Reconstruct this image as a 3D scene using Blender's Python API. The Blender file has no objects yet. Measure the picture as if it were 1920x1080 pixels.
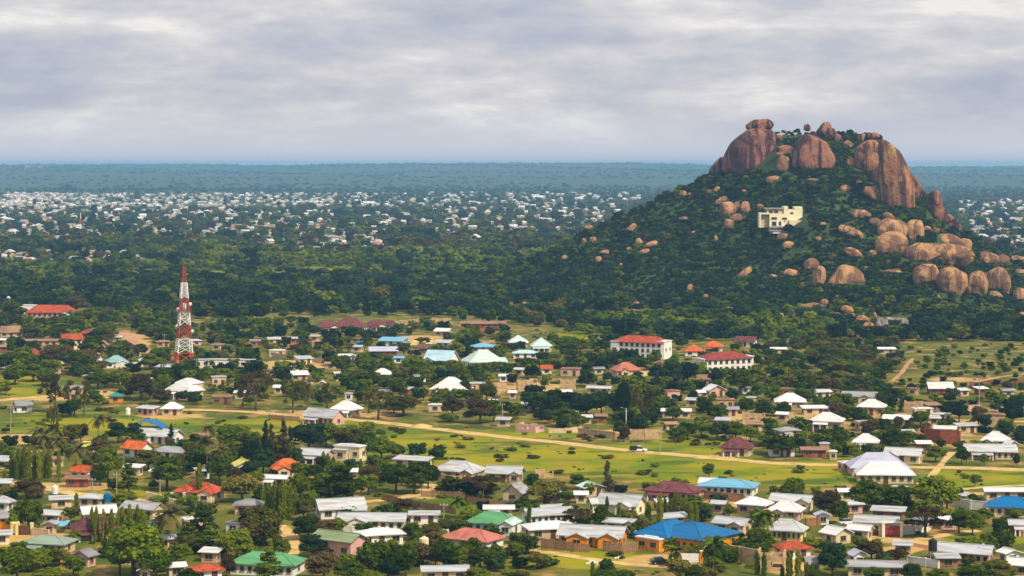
import bpy, math, random
import numpy as np
from mathutils import Vector, noise

S = bpy.context.scene
COL = S.collection
RNG = np.random.default_rng(7)
random.seed(7)

# ------------------------------------------------------------------ camera
FPX, YH, HC = 4000.0, 312.0, 83.0          # focal length in photo pixels, horizon row, height of the lookout
cd = bpy.data.cameras.new('camera')
cd.sensor_width = 36.0
cd.lens = FPX / 1920 * 36.0
cd.shift_y = -(540 - YH) / 1920
cd.clip_start, cd.clip_end = 1.0, 60000.0
co = bpy.data.objects.new('camera', cd)
co.location = (0, 0, HC)
co.rotation_euler = (math.radians(90), 0, 0)
COL.objects.link(co)
S.camera = co

# ------------------------------------------------------------------ world
SUN_EL, SUN_AZ = math.radians(47), math.radians(136)
W = bpy.data.worlds.new('World')
S.world = W
W.use_nodes = True
nt = W.node_tree
nt.nodes.clear()


def N(nt, typ, **kw):
    n = nt.nodes.new(typ)
    for k, v in kw.items():
        setattr(n, k, v)
    return n


def sky():
    L = nt.links.new
    out = N(nt, 'ShaderNodeOutputWorld')
    tc = N(nt, 'ShaderNodeTexCoord')
    st = N(nt, 'ShaderNodeTexSky', sky_type='NISHITA', sun_disc=False)
    st.sun_elevation, st.sun_rotation = SUN_EL, SUN_AZ
    st.air_density, st.dust_density, st.ozone_density = 1.0, 1.5, 1.0
    b1 = N(nt, 'ShaderNodeBackground')
    b1.inputs[1].default_value = 0.08
    L(st.outputs[0], b1.inputs[0])
    # cloud deck: layered noise on the direction, stretched sideways as low cloud banks are
    mp = N(nt, 'ShaderNodeMapping')
    mp.inputs['Scale'].default_value = (1, 1, 3.7)
    mp.inputs['Location'].default_value = (0.35, 0.0, 0.22)
    L(tc.outputs['Generated'], mp.inputs[0])
    n1 = N(nt, 'ShaderNodeTexNoise')
    n1.inputs['Scale'].default_value = 11.5
    n1.inputs['Detail'].default_value = 7
    n1.inputs['Roughness'].default_value = 0.60
    n1.inputs['Distortion'].default_value = 0.12
    L(mp.outputs[0], n1.inputs['Vector'])
    mp2 = N(nt, 'ShaderNodeMapping')
    mp2.inputs['Scale'].default_value = (1, 1, 9)
    mp2.inputs['Location'].default_value = (3.1, 1.0, 0.6)
    L(tc.outputs['Generated'], mp2.inputs[0])
    n2 = N(nt, 'ShaderNodeTexNoise')
    n2.inputs['Scale'].default_value = 3.4
    n2.inputs['Detail'].default_value = 4
    L(mp2.outputs[0], n2.inputs['Vector'])
    add = N(nt, 'ShaderNodeMath', operation='MULTIPLY_ADD')
    L(n2.outputs[0], add.inputs[0])
    add.inputs[1].default_value = 0.70
    L(n1.outputs[0], add.inputs[2])
    cr = N(nt, 'ShaderNodeValToRGB')
    e = cr.color_ramp.elements
    e[0].position, e[0].color = 0.66, (0.45, 0.48, 0.58, 1)
    e[1].position, e[1].color = 1.0, (0.92, 0.88, 0.84, 1)
    for p, c in ((0.76, (0.54, 0.55, 0.63, 1)), (0.84, (0.64, 0.62, 0.66, 1)), (0.93, (0.76, 0.73, 0.74, 1))):
        x = e.new(p)
        x.color = c
    L(add.outputs[0], cr.inputs[0])
    # towards the horizon the banks merge into one pale grey-blue veil
    sx = N(nt, 'ShaderNodeSeparateXYZ')
    L(tc.outputs['Generated'], sx.inputs[0])
    mr = N(nt, 'ShaderNodeMapRange', interpolation_type='SMOOTHSTEP')
    mr.inputs['From Min'].default_value = 0.0
    mr.inputs['From Max'].default_value = 0.034
    mr.inputs['To Min'].default_value = 0.0
    mr.inputs['To Max'].default_value = 1.0
    L(sx.outputs[2], mr.inputs[0])
    mx = N(nt, 'ShaderNodeMix', data_type='RGBA')
    L(mr.outputs[0], mx.inputs[0])
    mx.inputs[6].default_value = (0.70, 0.69, 0.74, 1)
    L(cr.outputs[0], mx.inputs[7])
    b2 = N(nt, 'ShaderNodeBackground')
    b2.inputs[1].default_value = 1.06
    L(mx.outputs[2], b2.inputs[0])
    ms = N(nt, 'ShaderNodeMixShader')
    ms.inputs[0].default_value = 0.88
    L(b1.outputs[0], ms.inputs[1])
    L(b2.outputs[0], ms.inputs[2])
    L(ms.outputs[0], out.inputs[0])


sky()
sl = bpy.data.lights.new('sun', 'SUN')
sl.energy, sl.angle, sl.color = 4.6, math.radians(0.6), (1.0, 0.87, 0.65)
so = bpy.data.objects.new('sun', sl)
tosun = Vector((math.cos(SUN_EL) * math.sin(SUN_AZ), math.cos(SUN_EL) * math.cos(SUN_AZ), math.sin(SUN_EL)))
so.rotation_euler = tosun.to_track_quat('Z', 'Y').to_euler()
so.location = tosun * 500
COL.objects.link(so)
S.view_settings.view_transform = 'Standard'
S.view_settings.look = 'None'
S.view_settings.exposure = 0.0
S.view_settings.gamma = 1.0
S.view_settings.use_curve_mapping = False
S.cycles.use_denoising = True
S.cycles.max_bounces = 5
S.cycles.diffuse_bounces = 1
S.cycles.glossy_bounces = 2
S.cycles.volume_bounces = 2
S.cycles.transmission_bounces = 2


# ------------------------------------------------------------------ helpers
def proj(x, Y, z):
    return 960 + x / Y * FPX, YH + (HC - z) / Y * FPX


def flatY(py):
    return FPX * HC / (py - YH)


def flat(px, py):
    Y = flatY(py)
    return (px - 960) / FPX * Y, Y


class MB:
    def __init__(s):
        s.v, s.f, s.m = [], [], []

    def add(s, vs, fs, mi=0):
        o = len(s.v)
        s.v += [tuple(p) for p in vs]
        for f in fs:
            s.f.append(tuple(i + o for i in f))
            s.m.append(mi)
        return s

    def box(s, cx, cy, cz, sx, sy, sz, rz=0.0, mi=0, taper=1.0):
        c, n = math.cos(rz), math.sin(rz)
        vs = []
        for z, t in ((-sz / 2, 1.0), (sz / 2, taper)):
            for x, y in ((-1, -1), (1, -1), (1, 1), (-1, 1)):
                X, Y = x * sx / 2 * t, y * sy / 2 * t
                vs.append((cx + X * c - Y * n, cy + X * n + Y * c, cz + z))
        return s.add(vs, [(3, 2, 1, 0), (4, 5, 6, 7), (0, 1, 5, 4), (1, 2, 6, 5), (2, 3, 7, 6), (3, 0, 4, 7)], mi)

    def cyl(s, p0, p1, r0, r1=None, n=6, mi=0):
        r1 = r0 if r1 is None else r1
        p0, p1 = Vector(p0), Vector(p1)
        d = (p1 - p0).normalized()
        a = d.orthogonal().normalized()
        b = d.cross(a)
        vs = []
        for p, r in ((p0, r0), (p1, r1)):
            for k in range(n):
                t = 2 * math.pi * k / n
                vs.append(p + a * r * math.cos(t) + b * r * math.sin(t))
        fs = [(k, (k + 1) % n, n + (k + 1) % n, n + k) for k in range(n)]
        fs += [tuple(range(n - 1, -1, -1)), tuple(range(n, 2 * n))]
        return s.add(vs, fs, mi)

    def mesh(s, name, mats, smooth=False):
        me = bpy.data.meshes.new(name)
        me.from_pydata(s.v, [], s.f)
        for m in (mats if isinstance(mats, (list, tuple)) else [mats]):
            me.materials.append(m)
        if len(me.materials) > 1:
            me.polygons.foreach_set('material_index', s.m)
        if smooth:
            me.polygons.foreach_set('use_smooth', [True] * len(me.polygons))
        me.update()
        return me


def npmesh(name, v, f, mat, smooth=False):
    """mesh from numpy vertices and equal-sized faces"""
    me = bpy.data.meshes.new(name)
    v = np.ascontiguousarray(v, dtype=np.float32)
    f = np.ascontiguousarray(f, dtype=np.int32)
    k = f.shape[1]
    me.vertices.add(len(v))
    me.vertices.foreach_set('co', v.ravel())
    me.loops.add(f.size)
    me.loops.foreach_set('vertex_index', f.ravel())
    me.polygons.add(len(f))
    me.polygons.foreach_set('loop_start', np.arange(len(f), dtype=np.int32) * k)
    me.polygons.foreach_set('loop_total', np.full(len(f), k, dtype=np.int32))
    me.update(calc_edges=True)
    me.validate()
    if mat:
        me.materials.append(mat)
    if smooth:
        me.polygons.foreach_set('use_smooth', [True] * len(me.polygons))
    return me


def obj(name, me, parent=None, loc=(0, 0, 0), rot=(0, 0, 0), scale=None):
    o = bpy.data.objects.new(name, me)
    COL.objects.link(o)
    o.location, o.rotation_euler = loc, rot
    if scale is not None:
        o.scale = scale
    if parent is not None:
        o.parent = parent
    return o


def tag(o, label=None, cat=None, group=None, kind=None):
    if label:
        o['label'] = label
    if cat:
        o['category'] = cat
    if group:
        o['group'] = group
    if kind:
        o['kind'] = kind
    return o


def thing(name, label, cat, loc=(0, 0, 0), rz=0.0, group=None):
    return tag(obj(name, None, None, loc, (0, 0, rz)), label, cat, group)


# labels that single out: a look plus the nearest landmark that has not been used up
USED, MARKS = {}, []


def mark(px, py, ref):
    MARKS.append((px, py, ref))


def words(t):
    return len(t.replace('-', ' ').split())


def place_label(desc, px, py, slope=False, marks=None, group=''):
    ms = sorted(marks or MARKS, key=lambda m: (m[0] - px) ** 2 + (2.2 * (m[1] - py)) ** 2)[:9]
    cands = []
    for mx, my, ref in ms:
        dx, dy = px - mx, py - my
        if abs(dx) > 1.3 * abs(dy) * 1.6:
            rel = 'left of' if dx < 0 else 'right of'
        else:
            rel = ('below' if dy > 0 else 'above') if slope else ('in front of' if dy > 0 else 'behind')
        cands.append(f'{desc} {rel} {ref}')
    rels = [c[len(desc) + 1:] for c in cands]
    for i in range(min(3, len(ms))):
        for j in range(i + 1, min(5, len(ms))):
            a, b = ms[i], ms[j]
            if (a[0] - px) * (b[0] - px) < 0:
                cands.append(f'{desc} between {a[2]} and {b[2]}')
    for i in range(min(4, len(rels))):
        for j in range(len(rels)):
            if i != j:
                cands.append(f'{desc} {rels[i]} and {rels[j]}')
    for c in cands:
        if c not in USED and 4 <= words(c) <= 16:
            USED[c] = 1
            return c
    for c in cands:
        if 4 <= words(c) <= 16:
            return c
    return cands[0]


# ------------------------------------------------------------------ materials
def mat(name, col, rough=0.8, var=0.12, scale=1.5, spec=0.3, metal=0.0, bump=0.0, streak=None, dirt=None):
    m = bpy.data.materials.new(name)
    m.use_nodes = True
    t = m.node_tree
    b = t.nodes['Principled BSDF']
    b.inputs['Roughness'].default_value = rough
    b.inputs['Specular IOR Level'].default_value = spec
    b.inputs['Metallic'].default_value = metal
    tc = N(t, 'ShaderNodeTexCoord')
    mp = N(t, 'ShaderNodeMapping')
    mp.inputs['Scale'].default_value = streak or (1, 1, 1)
    t.links.new(tc.outputs['Object'], mp.inputs[0])
    no = N(t, 'ShaderNodeTexNoise')
    no.inputs['Scale'].default_value = scale
    no.inputs['Detail'].default_value = 5
    no.inputs['Roughness'].default_value = 0.6
    t.links.new(mp.outputs[0], no.inputs['Vector'])
    cr = N(t, 'ShaderNodeValToRGB')
    e = cr.color_ramp.elements
    d = dirt or tuple(c * (1 - 2.2 * var) for c in col)
    e[0].position, e[0].color = 0.36, (*d, 1)
    e[1].position, e[1].color = 0.66, (*[min(1, c * (1 + var)) for c in col], 1)
    x = e.new(0.5)
    x.color = (*col, 1)
    t.links.new(no.outputs[0], cr.inputs[0])
    oi = N(t, 'ShaderNodeObjectInfo')
    mr = N(t, 'ShaderNodeMapRange')
    mr.inputs['To Min'].default_value, mr.inputs['To Max'].default_value = 1 - var * .8, 1 + var * .4
    t.links.new(oi.outputs['Random'], mr.inputs[0])
    mu = N(t, 'ShaderNodeMix', data_type='RGBA', blend_type='MULTIPLY')
    mu.inputs[0].default_value = 1.0
    t.links.new(cr.outputs[0], mu.inputs[6])
    t.links.new(mr.outputs[0], mu.inputs[7])
    t.links.new(mu.outputs[2], b.inputs['Base Color'])
    if bump:
        bp = N(t, 'ShaderNodeBump')
        bp.inputs['Strength'].default_value = bump
        bp.inputs['Distance'].default_value = 0.3
        t.links.new(no.outputs[0], bp.inputs['Height'])
        t.links.new(bp.outputs[0], b.inputs['Normal'])
    return m


def leafmat(name, col, light, yellow=0.0):
    m = bpy.data.materials.new(name)
    m.use_nodes = True
    t = m.node_tree
    t.nodes.clear()
    L = t.links.new
    out = N(t, 'ShaderNodeOutputMaterial')
    tc = N(t, 'ShaderNodeTexCoord')
    no = N(t, 'ShaderNodeTexNoise')
    no.inputs['Scale'].default_value = 5.0
    no.inputs['Detail'].default_value = 3
    L(tc.outputs['Object'], no.inputs['Vector'])
    oi = N(t, 'ShaderNodeObjectInfo')
    ad = N(t, 'ShaderNodeMath', operation='MULTIPLY_ADD')
    L(oi.outputs['Random'], ad.inputs[0])
    ad.inputs[1].default_value = 0.46
    L(no.outputs[0], ad.inputs[2])
    cr = N(t, 'ShaderNodeValToRGB')
    e = cr.color_ramp.elements
    e[0].position, e[0].color = 0.45, (*[c * .70 for c in col], 1)
    e[1].position, e[1].color = 0.95, (*light, 1)
    x = e.new(0.66)
    x.color = (*col, 1)
    L(ad.outputs[0], cr.inputs[0])
    d = N(t, 'ShaderNodeBsdfDiffuse')
    tr = N(t, 'ShaderNodeBsdfTranslucent')
    L(cr.outputs[0], d.inputs[0])
    L(cr.outputs[0], tr.inputs[0])
    ms = N(t, 'ShaderNodeMixShader')
    ms.inputs[0].default_value = 0.30
    L(d.outputs[0], ms.inputs[1])
    L(tr.outputs[0], ms.inputs[2])
    L(ms.outputs[0], out.inputs[0])
    return m


ST = (0.25, 2.2, 1)
ROOF = {
    'w': mat('white_roof_sheet', (.68, .69, .71), .45, .14, .6, streak=ST, dirt=(.58, .57, .55)),
    'z': mat('pale_zinc_sheet', (.46, .485, .52), .42, .18, .6, streak=ST, spec=.4, dirt=(.34, .31, .27)),
    'g': mat('grey_zinc_sheet', (.32, .335, .36), .45, .2, .6, streak=ST, spec=.4, dirt=(.20, .13, .09)),
    'dg': mat('dull_grey_sheet', (.26, .26, .27), .55, .2, .5, streak=ST),
    'l': mat('lilac_grey_sheet', (.46, .48, .62), .42, .08, .5, streak=ST, spec=.5),
    'lb': mat('light_blue_sheet', (.16, .42, .62), .42, .1, .5, streak=ST, spec=.4),
    'pb': mat('pale_blue_sheet', (.42, .62, .72), .42, .1, .5, streak=ST, spec=.4),
    'pg': mat('pale_green_sheet', (.52, .68, .64), .42, .1, .5, streak=ST, spec=.4),
    'b': mat('blue_sheet', (.002, .135, .36), .5, .1, .5, streak=ST, spec=.25),
    'm': mat('maroon_tile', (.15, .045, .05), .75, .22, .8),
    'r': mat('red_tile', (.30, .05, .035), .75, .22, .8),
    'o': mat('orange_tile', (.56, .12, .025), .75, .2, .8),
    'ro': mat('red_orange_tile', (.42, .075, .03), .75, .22, .8),
    'pk': mat('terracotta_tile', (.46, .15, .11), .7, .14, .8),
    'gn': mat('green_sheet', (.10, .30, .13), .5, .2, .5, streak=ST),
    'sg': mat('sage_green_sheet', (.25, .33, .16), .5, .12, .5, streak=ST),
    'gg': mat('grey_green_sheet', (.24, .31, .25), .5, .12, .5, streak=ST),
    'tl': mat('teal_sheet', (.03, .23, .24), .5, .12, .5, streak=ST),
    'tg': mat('dull_teal_sheet', (.22, .40, .42), .45, .12, .5, streak=ST),
    'ly': mat('lime_yellow_sheet', (.60, .58, .10), .5, .12, .5, streak=ST),
    'ru': mat('rust_sheet', (.30, .17, .11), .8, .25, .7, streak=ST),
    'th': mat('thatch', (.16, .10, .06), .9, .25, 2),
}
WALL = {
    'w': mat('white_plaster', (.80, .78, .73), .85, .07, .6),
    'c': mat('cream_plaster', (.78, .66, .42), .85, .08, .6),
    'y': mat('yellow_plaster', (.82, .70, .24), .85, .07, .6),
    't': mat('tan_block', (.56, .38, .21), .9, .16, .9),
    's': mat('sand_plaster', (.64, .49, .31), .9, .12, .7),
    'o': mat('orange_plaster', (.80, .28, .015), .85, .10, .7),
    'p': mat('pink_plaster', (.66, .38, .32), .85, .08, .7),
    'b': mat('brown_block', (.30, .15, .08), .9, .18, .9),
    'r': mat('red_brown_block', (.30, .09, .05), .9, .2, .9),
    'g': mat('grey_block', (.40, .37, .34), .9, .16, .9),
    'l': mat('pale_lemon_plaster', (.86, .78, .50), .85, .05, .6),
    'bl': mat('pale_blue_plaster', (.55, .70, .76), .85, .07, .6),
}
M_PANE = mat('window_glass', (.025, .03, .035), .15, .1, spec=.6)
M_FRAME = mat('window_frame_paint', (.34, .29, .24), .6, .05)
M_DOOR = mat('door_wood', (.12, .05, .03), .6, .2)
M_WOOD = mat('weathered_wood', (.34, .20, .11), .9, .25, 4)
M_BARK = mat('bark', (.13, .09, .06), .95, .2, 6)
M_PBARK = mat('palm_bark', (.26, .16, .09), .95, .2, 6)
M_WHITE = mat('white_paint', (.80, .79, .77), .5, .04)
M_TRED = mat('tower_red', (.40, .065, .03), .6, .18)
M_TORG = mat('tower_orange', (.62, .12, .03), .5, .10)
M_GREY = mat('grey_steel', (.30, .30, .31), .5, .08)
M_BLACK = mat('black_rubber', (.02, .02, .022), .6, .05)
M_RIDGE = mat('ridge_cap_metal', (.50, .50, .50), .5, .06)
LEAF = {
    'd': leafmat('leaf_dark', (.042, .078, .006), (.150, .198, .012)),
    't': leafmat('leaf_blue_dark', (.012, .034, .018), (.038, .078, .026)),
    'm': leafmat('leaf_mid', (.080, .135, .006), (.205, .255, .014)),
    'l': leafmat('leaf_light', (.150, .195, .012), (.290, .310, .026)),
    'o': leafmat('leaf_olive', (.105, .110, .016), (.215, .195, .033)),
    'n': leafmat('leaf_brownish', (.080, .058, .024), (.150, .110, .042)),
    'p': leafmat('leaf_palm', (.105, .105, .030), (.210, .180, .050)),
    'x': leafmat('leaf_scrub', (.028, .066, .016), (.090, .145, .024)),
}
# ------------------------------------------------------------------ terrain
Y0 = 1500.0
_cx = np.array([640, 700, 780, 850, 900, 975, 1040, 1100, 1200, 1250, 1300, 1345, 1400, 1450, 1500, 1560, 1600, 1650, 1700, 1740, 1780, 1850, 1920, 2000, 2100, 2200.])
_cy = np.array([533.4, 533, 530, 524, 516, 499, 469, 430, 398, 372, 347, 322, 296, 254, 244, 248, 250, 266, 335, 385, 415, 467, 503, 522, 531, 533.4])
_zx = (_cx - 960) / FPX * Y0
_zz = np.maximum(0, HC - (_cy - YH) / FPX * Y0)


def sstep(a, b, x):
    t = np.clip((x - a) / (b - a), 0, 1)
    return t * t * (3 - 2 * t)


_fy = np.array([0, 6800, 8000, 8600, 9600, 11000, 13000, 14600, 17000, 21000.])
_fz = np.array([0, 0, 5, 9, 33, 52, 78, 98, 70, 40.])
_sx = np.array([-.4, -.24, -.20, -.115, -.07, -.05, 0.02, .07, .2, .26, .4])
_sz = np.array([4, 4, 2, -12, 2, 10, 8, -4, -18, -20, -20.])


def terrain(x, Y):
    x, Y = np.asarray(x, float), np.asarray(Y, float)
    zc = np.interp(x, _zx, _zz, 0, 0)
    D = 130 + 2.55 * zc
    t = np.clip(np.abs(Y0 - Y) / D, 0, 1)
    h = zc * (1 - t) ** 1.35 * (1 - .25 * t * (1 - t))
    h = h + np.minimum(h * .05, 1.6) * (np.sin(x * .071 + Y * .043) + np.sin(x * .033 - Y * .091 + 1.7))
    u = x / np.maximum(Y, 1)
    f = np.interp(Y, _fy, _fz)
    f = f + sstep(9000, 14600, Y) * np.interp(u, _sx, _sz)
    f = f + sstep(7600, 9500, Y) * (6.5 * np.sin(x * .0021 + Y * .0017) + 3.2 * np.sin(x * .0061 + 1.3 + Y * .0031) + 1.2 * np.sin(x * .023 + Y * .004))
    return h + f


def ray(px, py, y0=700.0, y1=1560.0):
    """first point of the terrain under a pixel of the photograph"""
    Ys = np.arange(y0, y1, 1.5)
    x = (px - 960) / FPX * Ys
    z = HC - (py - YH) / FPX * Ys
    d = z - terrain(x, Ys)
    k = np.nonzero(d <= 0)[0]
    if len(k) == 0:
        return (px - 960) / FPX * (Y0 - 10), Y0 - 10
    return float(x[k[0]]), float(Ys[k[0]])


# soft zones on the ground, each an ellipse around a place seen in the photograph: (px, py, rx, ry, strength)
Z_SAND = [(25, 824, 60, 11, 1), (545, 684, 80, 9, 1), (790, 637, 52, 9, 1), (55, 1012, 90, 22, .9), (1235, 1052, 80, 12, .9),
          (130, 912, 100, 8, 1), (95, 747, 60, 5, .9), (185, 740, 40, 9, .8), (540, 773, 80, 5, .9), (1345, 946, 60, 9, .9), (1690, 779, 60, 5, .8),
          (1830, 790, 70, 4, .8), (1180, 702, 45, 6, .8), (1340, 856, 50, 5, .9), (700, 778, 55, 6, .6), (880, 735, 80, 10, .6), (1000, 725, 70, 12, .6),
          (1560, 785, 150, 18, .5), (1780, 825, 140, 16, .5), (1385, 785, 70, 12, .6), (320, 780, 80, 7, .6), (250, 640, 40, 18, .7),
          (680, 985, 150, 9, .35), (870, 1060, 60, 14, .5), (1480, 1060, 60, 25, .6), (1690, 1012, 110, 7, .7), (1560, 970, 80, 12, .4), (1690, 1030, 45, 8, 1), (540, 1010, 16, 24, .8),
          (1835, 770, 90, 8, .5), (1130, 810, 70, 5, .6), (1790, 712, 60, 6, .6), (450, 690, 100, 8, .5), (800, 925, 30, 12, .8), (690, 880, 60, 6, .5), (380, 930, 60, 10, .5)]
Z_LUSH = [(1120, 862, 330, 34, 1), (820, 820, 200, 16, 1), (760, 840, 160, 16, .9), (180, 795, 230, 24, 1), (60, 725, 110, 20, 1), (520, 800, 190, 18, .9), (1500, 888, 190, 24, 1), (1840, 898, 130, 22, 1), (1300, 895, 140, 18, .8),
          (1090, 635, 70, 12, 1), (1090, 1050, 140, 18, .9), (840, 950, 110, 17, 1), (1830, 1012, 110, 14, .9), (700, 496, 230, 7, .9), (330, 512, 250, 6, .5), (1010, 812, 130, 9, .9), (1300, 828, 90, 7, .9), (1420, 1060, 40, 9, .8), (1720, 1005, 60, 8, .8),
          (1210, 800, 70, 6, .5), (260, 715, 60, 6, .8), (1740, 740, 60, 8, .3), (655, 872, 70, 8, .8), (240, 925, 90, 6, .8), (585, 505, 190, 8, .8), (115, 560, 50, 6, .4), (1470, 620, 120, 20, .45), (1240, 610, 150, 16, .4), (1850, 668, 80, 10, .2), (1620, 860, 200, 6, .5)]
Z_RED = [(905, 612, 52, 6, 1), (560, 646, 80, 8, .8), (500, 640, 50, 8, .6), (1800, 705, 130, 16, .3), (1715, 1028, 42, 8, .9), (1850, 690, 60, 8, .3), (1760, 808, 60, 12, .7), (690, 630, 60, 8, .4)]


def zone(zs, px, py):
    r = np.zeros_like(px)
    for cx, cy, rx, ry, s in zs:
        d = np.sqrt(((px - cx) / rx) ** 2 + ((py - cy) / ry) ** 2)
        r = np.maximum(r, s * (1 - sstep(.6, 1.25, d)))
    return r


def build_ground():
    ys = np.concatenate([[-400, 0, 150, 300, 370], np.arange(400, 1000, 4.5), np.arange(1000, 1900, 7), np.geomspace(1900, 20000, 170)])
    us = np.concatenate([np.linspace(-.44, -.26, 20)[:-1], np.linspace(-.26, .26, 420), np.linspace(.26, .44, 20)[1:]])
    Yg, U = np.meshgrid(ys, us, indexing='ij')
    X = U * np.maximum(Yg, 700)
    Z = terrain(X, Yg)
    Z[Yg < 390] -= 0.02
    n, m = Yg.shape
    v = np.stack([X, Yg, Z], -1).reshape(-1, 3)
    i = np.arange(n * m).reshape(n, m)
    f = np.stack([i[:-1, :-1], i[:-1, 1:], i[1:, 1:], i[1:, :-1]], -1).reshape(-1, 4)
    px, py = proj(v[:, 0], np.maximum(v[:, 1], 300), v[:, 2])
    hill = v[:, 2] * (v[:, 1] < 2500)
    wood = np.clip(sstep(590, 560, py) * sstep(480, 510, py) + sstep(1, 6, hill), 0, 1)
    wood = np.maximum(wood, .75 * sstep(500, 480, py)) * (1 - .25 * sstep(6700, 7600, v[:, 1]))
    lush = zone(Z_LUSH, px, py) * (hill < 4)
    col = np.stack([zone(Z_SAND, px, py) * (hill < 3), lush, wood * (1 - lush), zone(Z_RED, px, py)], -1).astype(np.float32)

    m_ = bpy.data.materials.new('savanna_ground')
    m_.use_nodes = True
    t = m_.node_tree
    L = t.links.new
    b = t.nodes['Principled BSDF']
    b.inputs['Roughness'].default_value = .95
    b.inputs['Specular IOR Level'].default_value = .1
    geo = N(t, 'ShaderNodeNewGeometry')
    at = N(t, 'ShaderNodeAttribute', attribute_name='zone')
    sp = N(t, 'ShaderNodeSeparateColor')
    L(at.outputs['Color'], sp.inputs[0])

    def noi(scale, det=5, ro=.6, st=(1, 1, 1)):
        mp = N(t, 'ShaderNodeMapping')
        mp.inputs['Scale'].default_value = st
        L(geo.outputs['Position'], mp.inputs[0])
        n_ = N(t, 'ShaderNodeTexNoise')
        n_.inputs['Scale'].default_value = scale
        n_.inputs['Detail'].default_value = det
        n_.inputs['Roughness'].default_value = ro
        L(mp.outputs[0], n_.inputs['Vector'])
        return n_.outputs[0]

    def mixc(fac, a, c):
        x = N(t, 'ShaderNodeMix', data_type='RGBA')
        L(fac, x.inputs[0])
        for k, s_ in ((6, a), (7, c)):
            if isinstance(s_, tuple):
                x.inputs[k].default_value = (*s_, 1)
            else:
                L(s_, x.inputs[k])
        return x.outputs[2]

    def ramp(src, lo, hi):
        x = N(t, 'ShaderNodeMapRange', interpolation_type='SMOOTHSTEP')
        x.inputs['From Min'].default_value, x.inputs['From Max'].default_value = lo, hi
        L(src, x.inputs[0])
        return x.outputs[0]

    def edge(zsrc, nsrc, w=.55):
        """zone value roughened by noise so patches get ragged borders"""
        a = N(t, 'ShaderNodeMath', operation='MULTIPLY_ADD')
        L(nsrc, a.inputs[0])
        a.inputs[1].default_value = w
        L(zsrc, a.inputs[2])
        return ramp(a.outputs[0], .28 + w * .5, .62 + w * .5)

    nA, nB, nC, nD = noi(.035), noi(.11, 6), noi(.5, 6, .65), noi(.012, 3)
    soil = mixc(ramp(nB, .35, .7), (.24, .135, .045), (.37, .225, .085))
    grass = mixc(ramp(nA, .38, .64), (.060, .095, .010), (.150, .150, .016))
    grass = mixc(ramp(nC, .45, .75), grass, (.10, .13, .018))
    base = mixc(ramp(nB, .47, .66), grass, soil)
    lushc = mixc(ramp(nA, .36, .62), (.115, .180, .004), (.290, .262, .007))
    lushc = mixc(ramp(nB, .5, .72), lushc, (.30, .20, .03))
    lushc = mixc(ramp(noi(.06, 5, .6, (.45, 1, 1)), .50, .60), lushc, (.080, .125, .010))
    woodc = mixc(ramp(nB, .4, .7), (.030, .052, .017), (.070, .100, .026))
    woodc = mixc(ramp(nD, .45, .62), woodc, (.055, .085, .024))
    sandc = mixc(ramp(nB, .3, .7), (.42, .26, .09), (.58, .39, .15))
    redc = mixc(ramp(nB, .35, .65), (.30, .12, .06), (.40, .19, .09))
    c = mixc(edge(sp.outputs[2], nB, .3), base, woodc)
    c = mixc(edge(sp.outputs[1], nA), c, lushc)
    c = mixc(edge(at.outputs['Alpha'], nB), c, redc)
    c = mixc(edge(sp.outputs[0], nB), c, sandc)
    L(c, b.inputs['Base Color'])
    bp = N(t, 'ShaderNodeBump')
    bp.inputs['Strength'].default_value = .5
    bp.inputs['Distance'].default_value = .6
    L(nC, bp.inputs['Height'])
    L(bp.outputs[0], b.inputs['Normal'])
    me = npmesh('ground', v, f, m_, smooth=True)
    ca = me.color_attributes.new('zone', 'FLOAT_COLOR', 'POINT')
    ca.data.foreach_set('color', col.ravel())
    tag(obj('ground', me), kind='structure')


build_ground()

M_ROAD = mat('sandy_track', (.60, .42, .17), .95, .14, .25, spec=.1)
M_ROADR = mat('red_earth_track', (.50, .27, .15), .95, .14, .25, spec=.1)
ROADS = []


def road(name, pts, w, m=M_ROAD, lift=.03):
    """a worn track laid along points seen in the photograph, with uneven borders"""
    P = [Vector(flat(*p)) for p in pts]
    Q = []
    for i in range(len(P) - 1):
        k = max(2, int((P[i + 1] - P[i]).length / 5))
        p0, p1, p2, p3 = P[max(i - 1, 0)], P[i], P[i + 1], P[min(i + 2, len(P) - 1)]
        for j in range(k):
            t = j / k
            Q.append(.5 * ((2 * p1) + (p2 - p0) * t + (2 * p0 - 5 * p1 + 4 * p2 - p3) * t * t + (3 * p1 - p0 - 3 * p2 + p3) * t ** 3))
    Q.append(P[-1])
    mb = MB()
    vs = []
    for i, q in enumerate(Q):
        d = (Q[min(i + 1, len(Q) - 1)] - Q[max(i - 1, 0)]).normalized()
        n = Vector((-d.y, d.x))
        for sgn in (-1, 1):
            r = w / 2 * (1 + .42 * noise.noise((q.x * .12 + sgn * 9, q.y * .12, 3)) + .12 * noise.noise((q.x * .5, q.y * .5 + sgn * 7, 5)))
            p = q + n * sgn * r
            vs.append((p.x, p.y, float(terrain(p.x, p.y)) + lift))
    mb.add(vs, [(2 * i + 1, 2 * i + 3, 2 * i + 2, 2 * i) for i in range(len(Q) - 1)])
    tag(obj(name, mb.mesh(name, m)), kind='structure')
    ROADS.append((np.array([proj(q.x, q.y, 0) for q in Q]), w))


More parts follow.
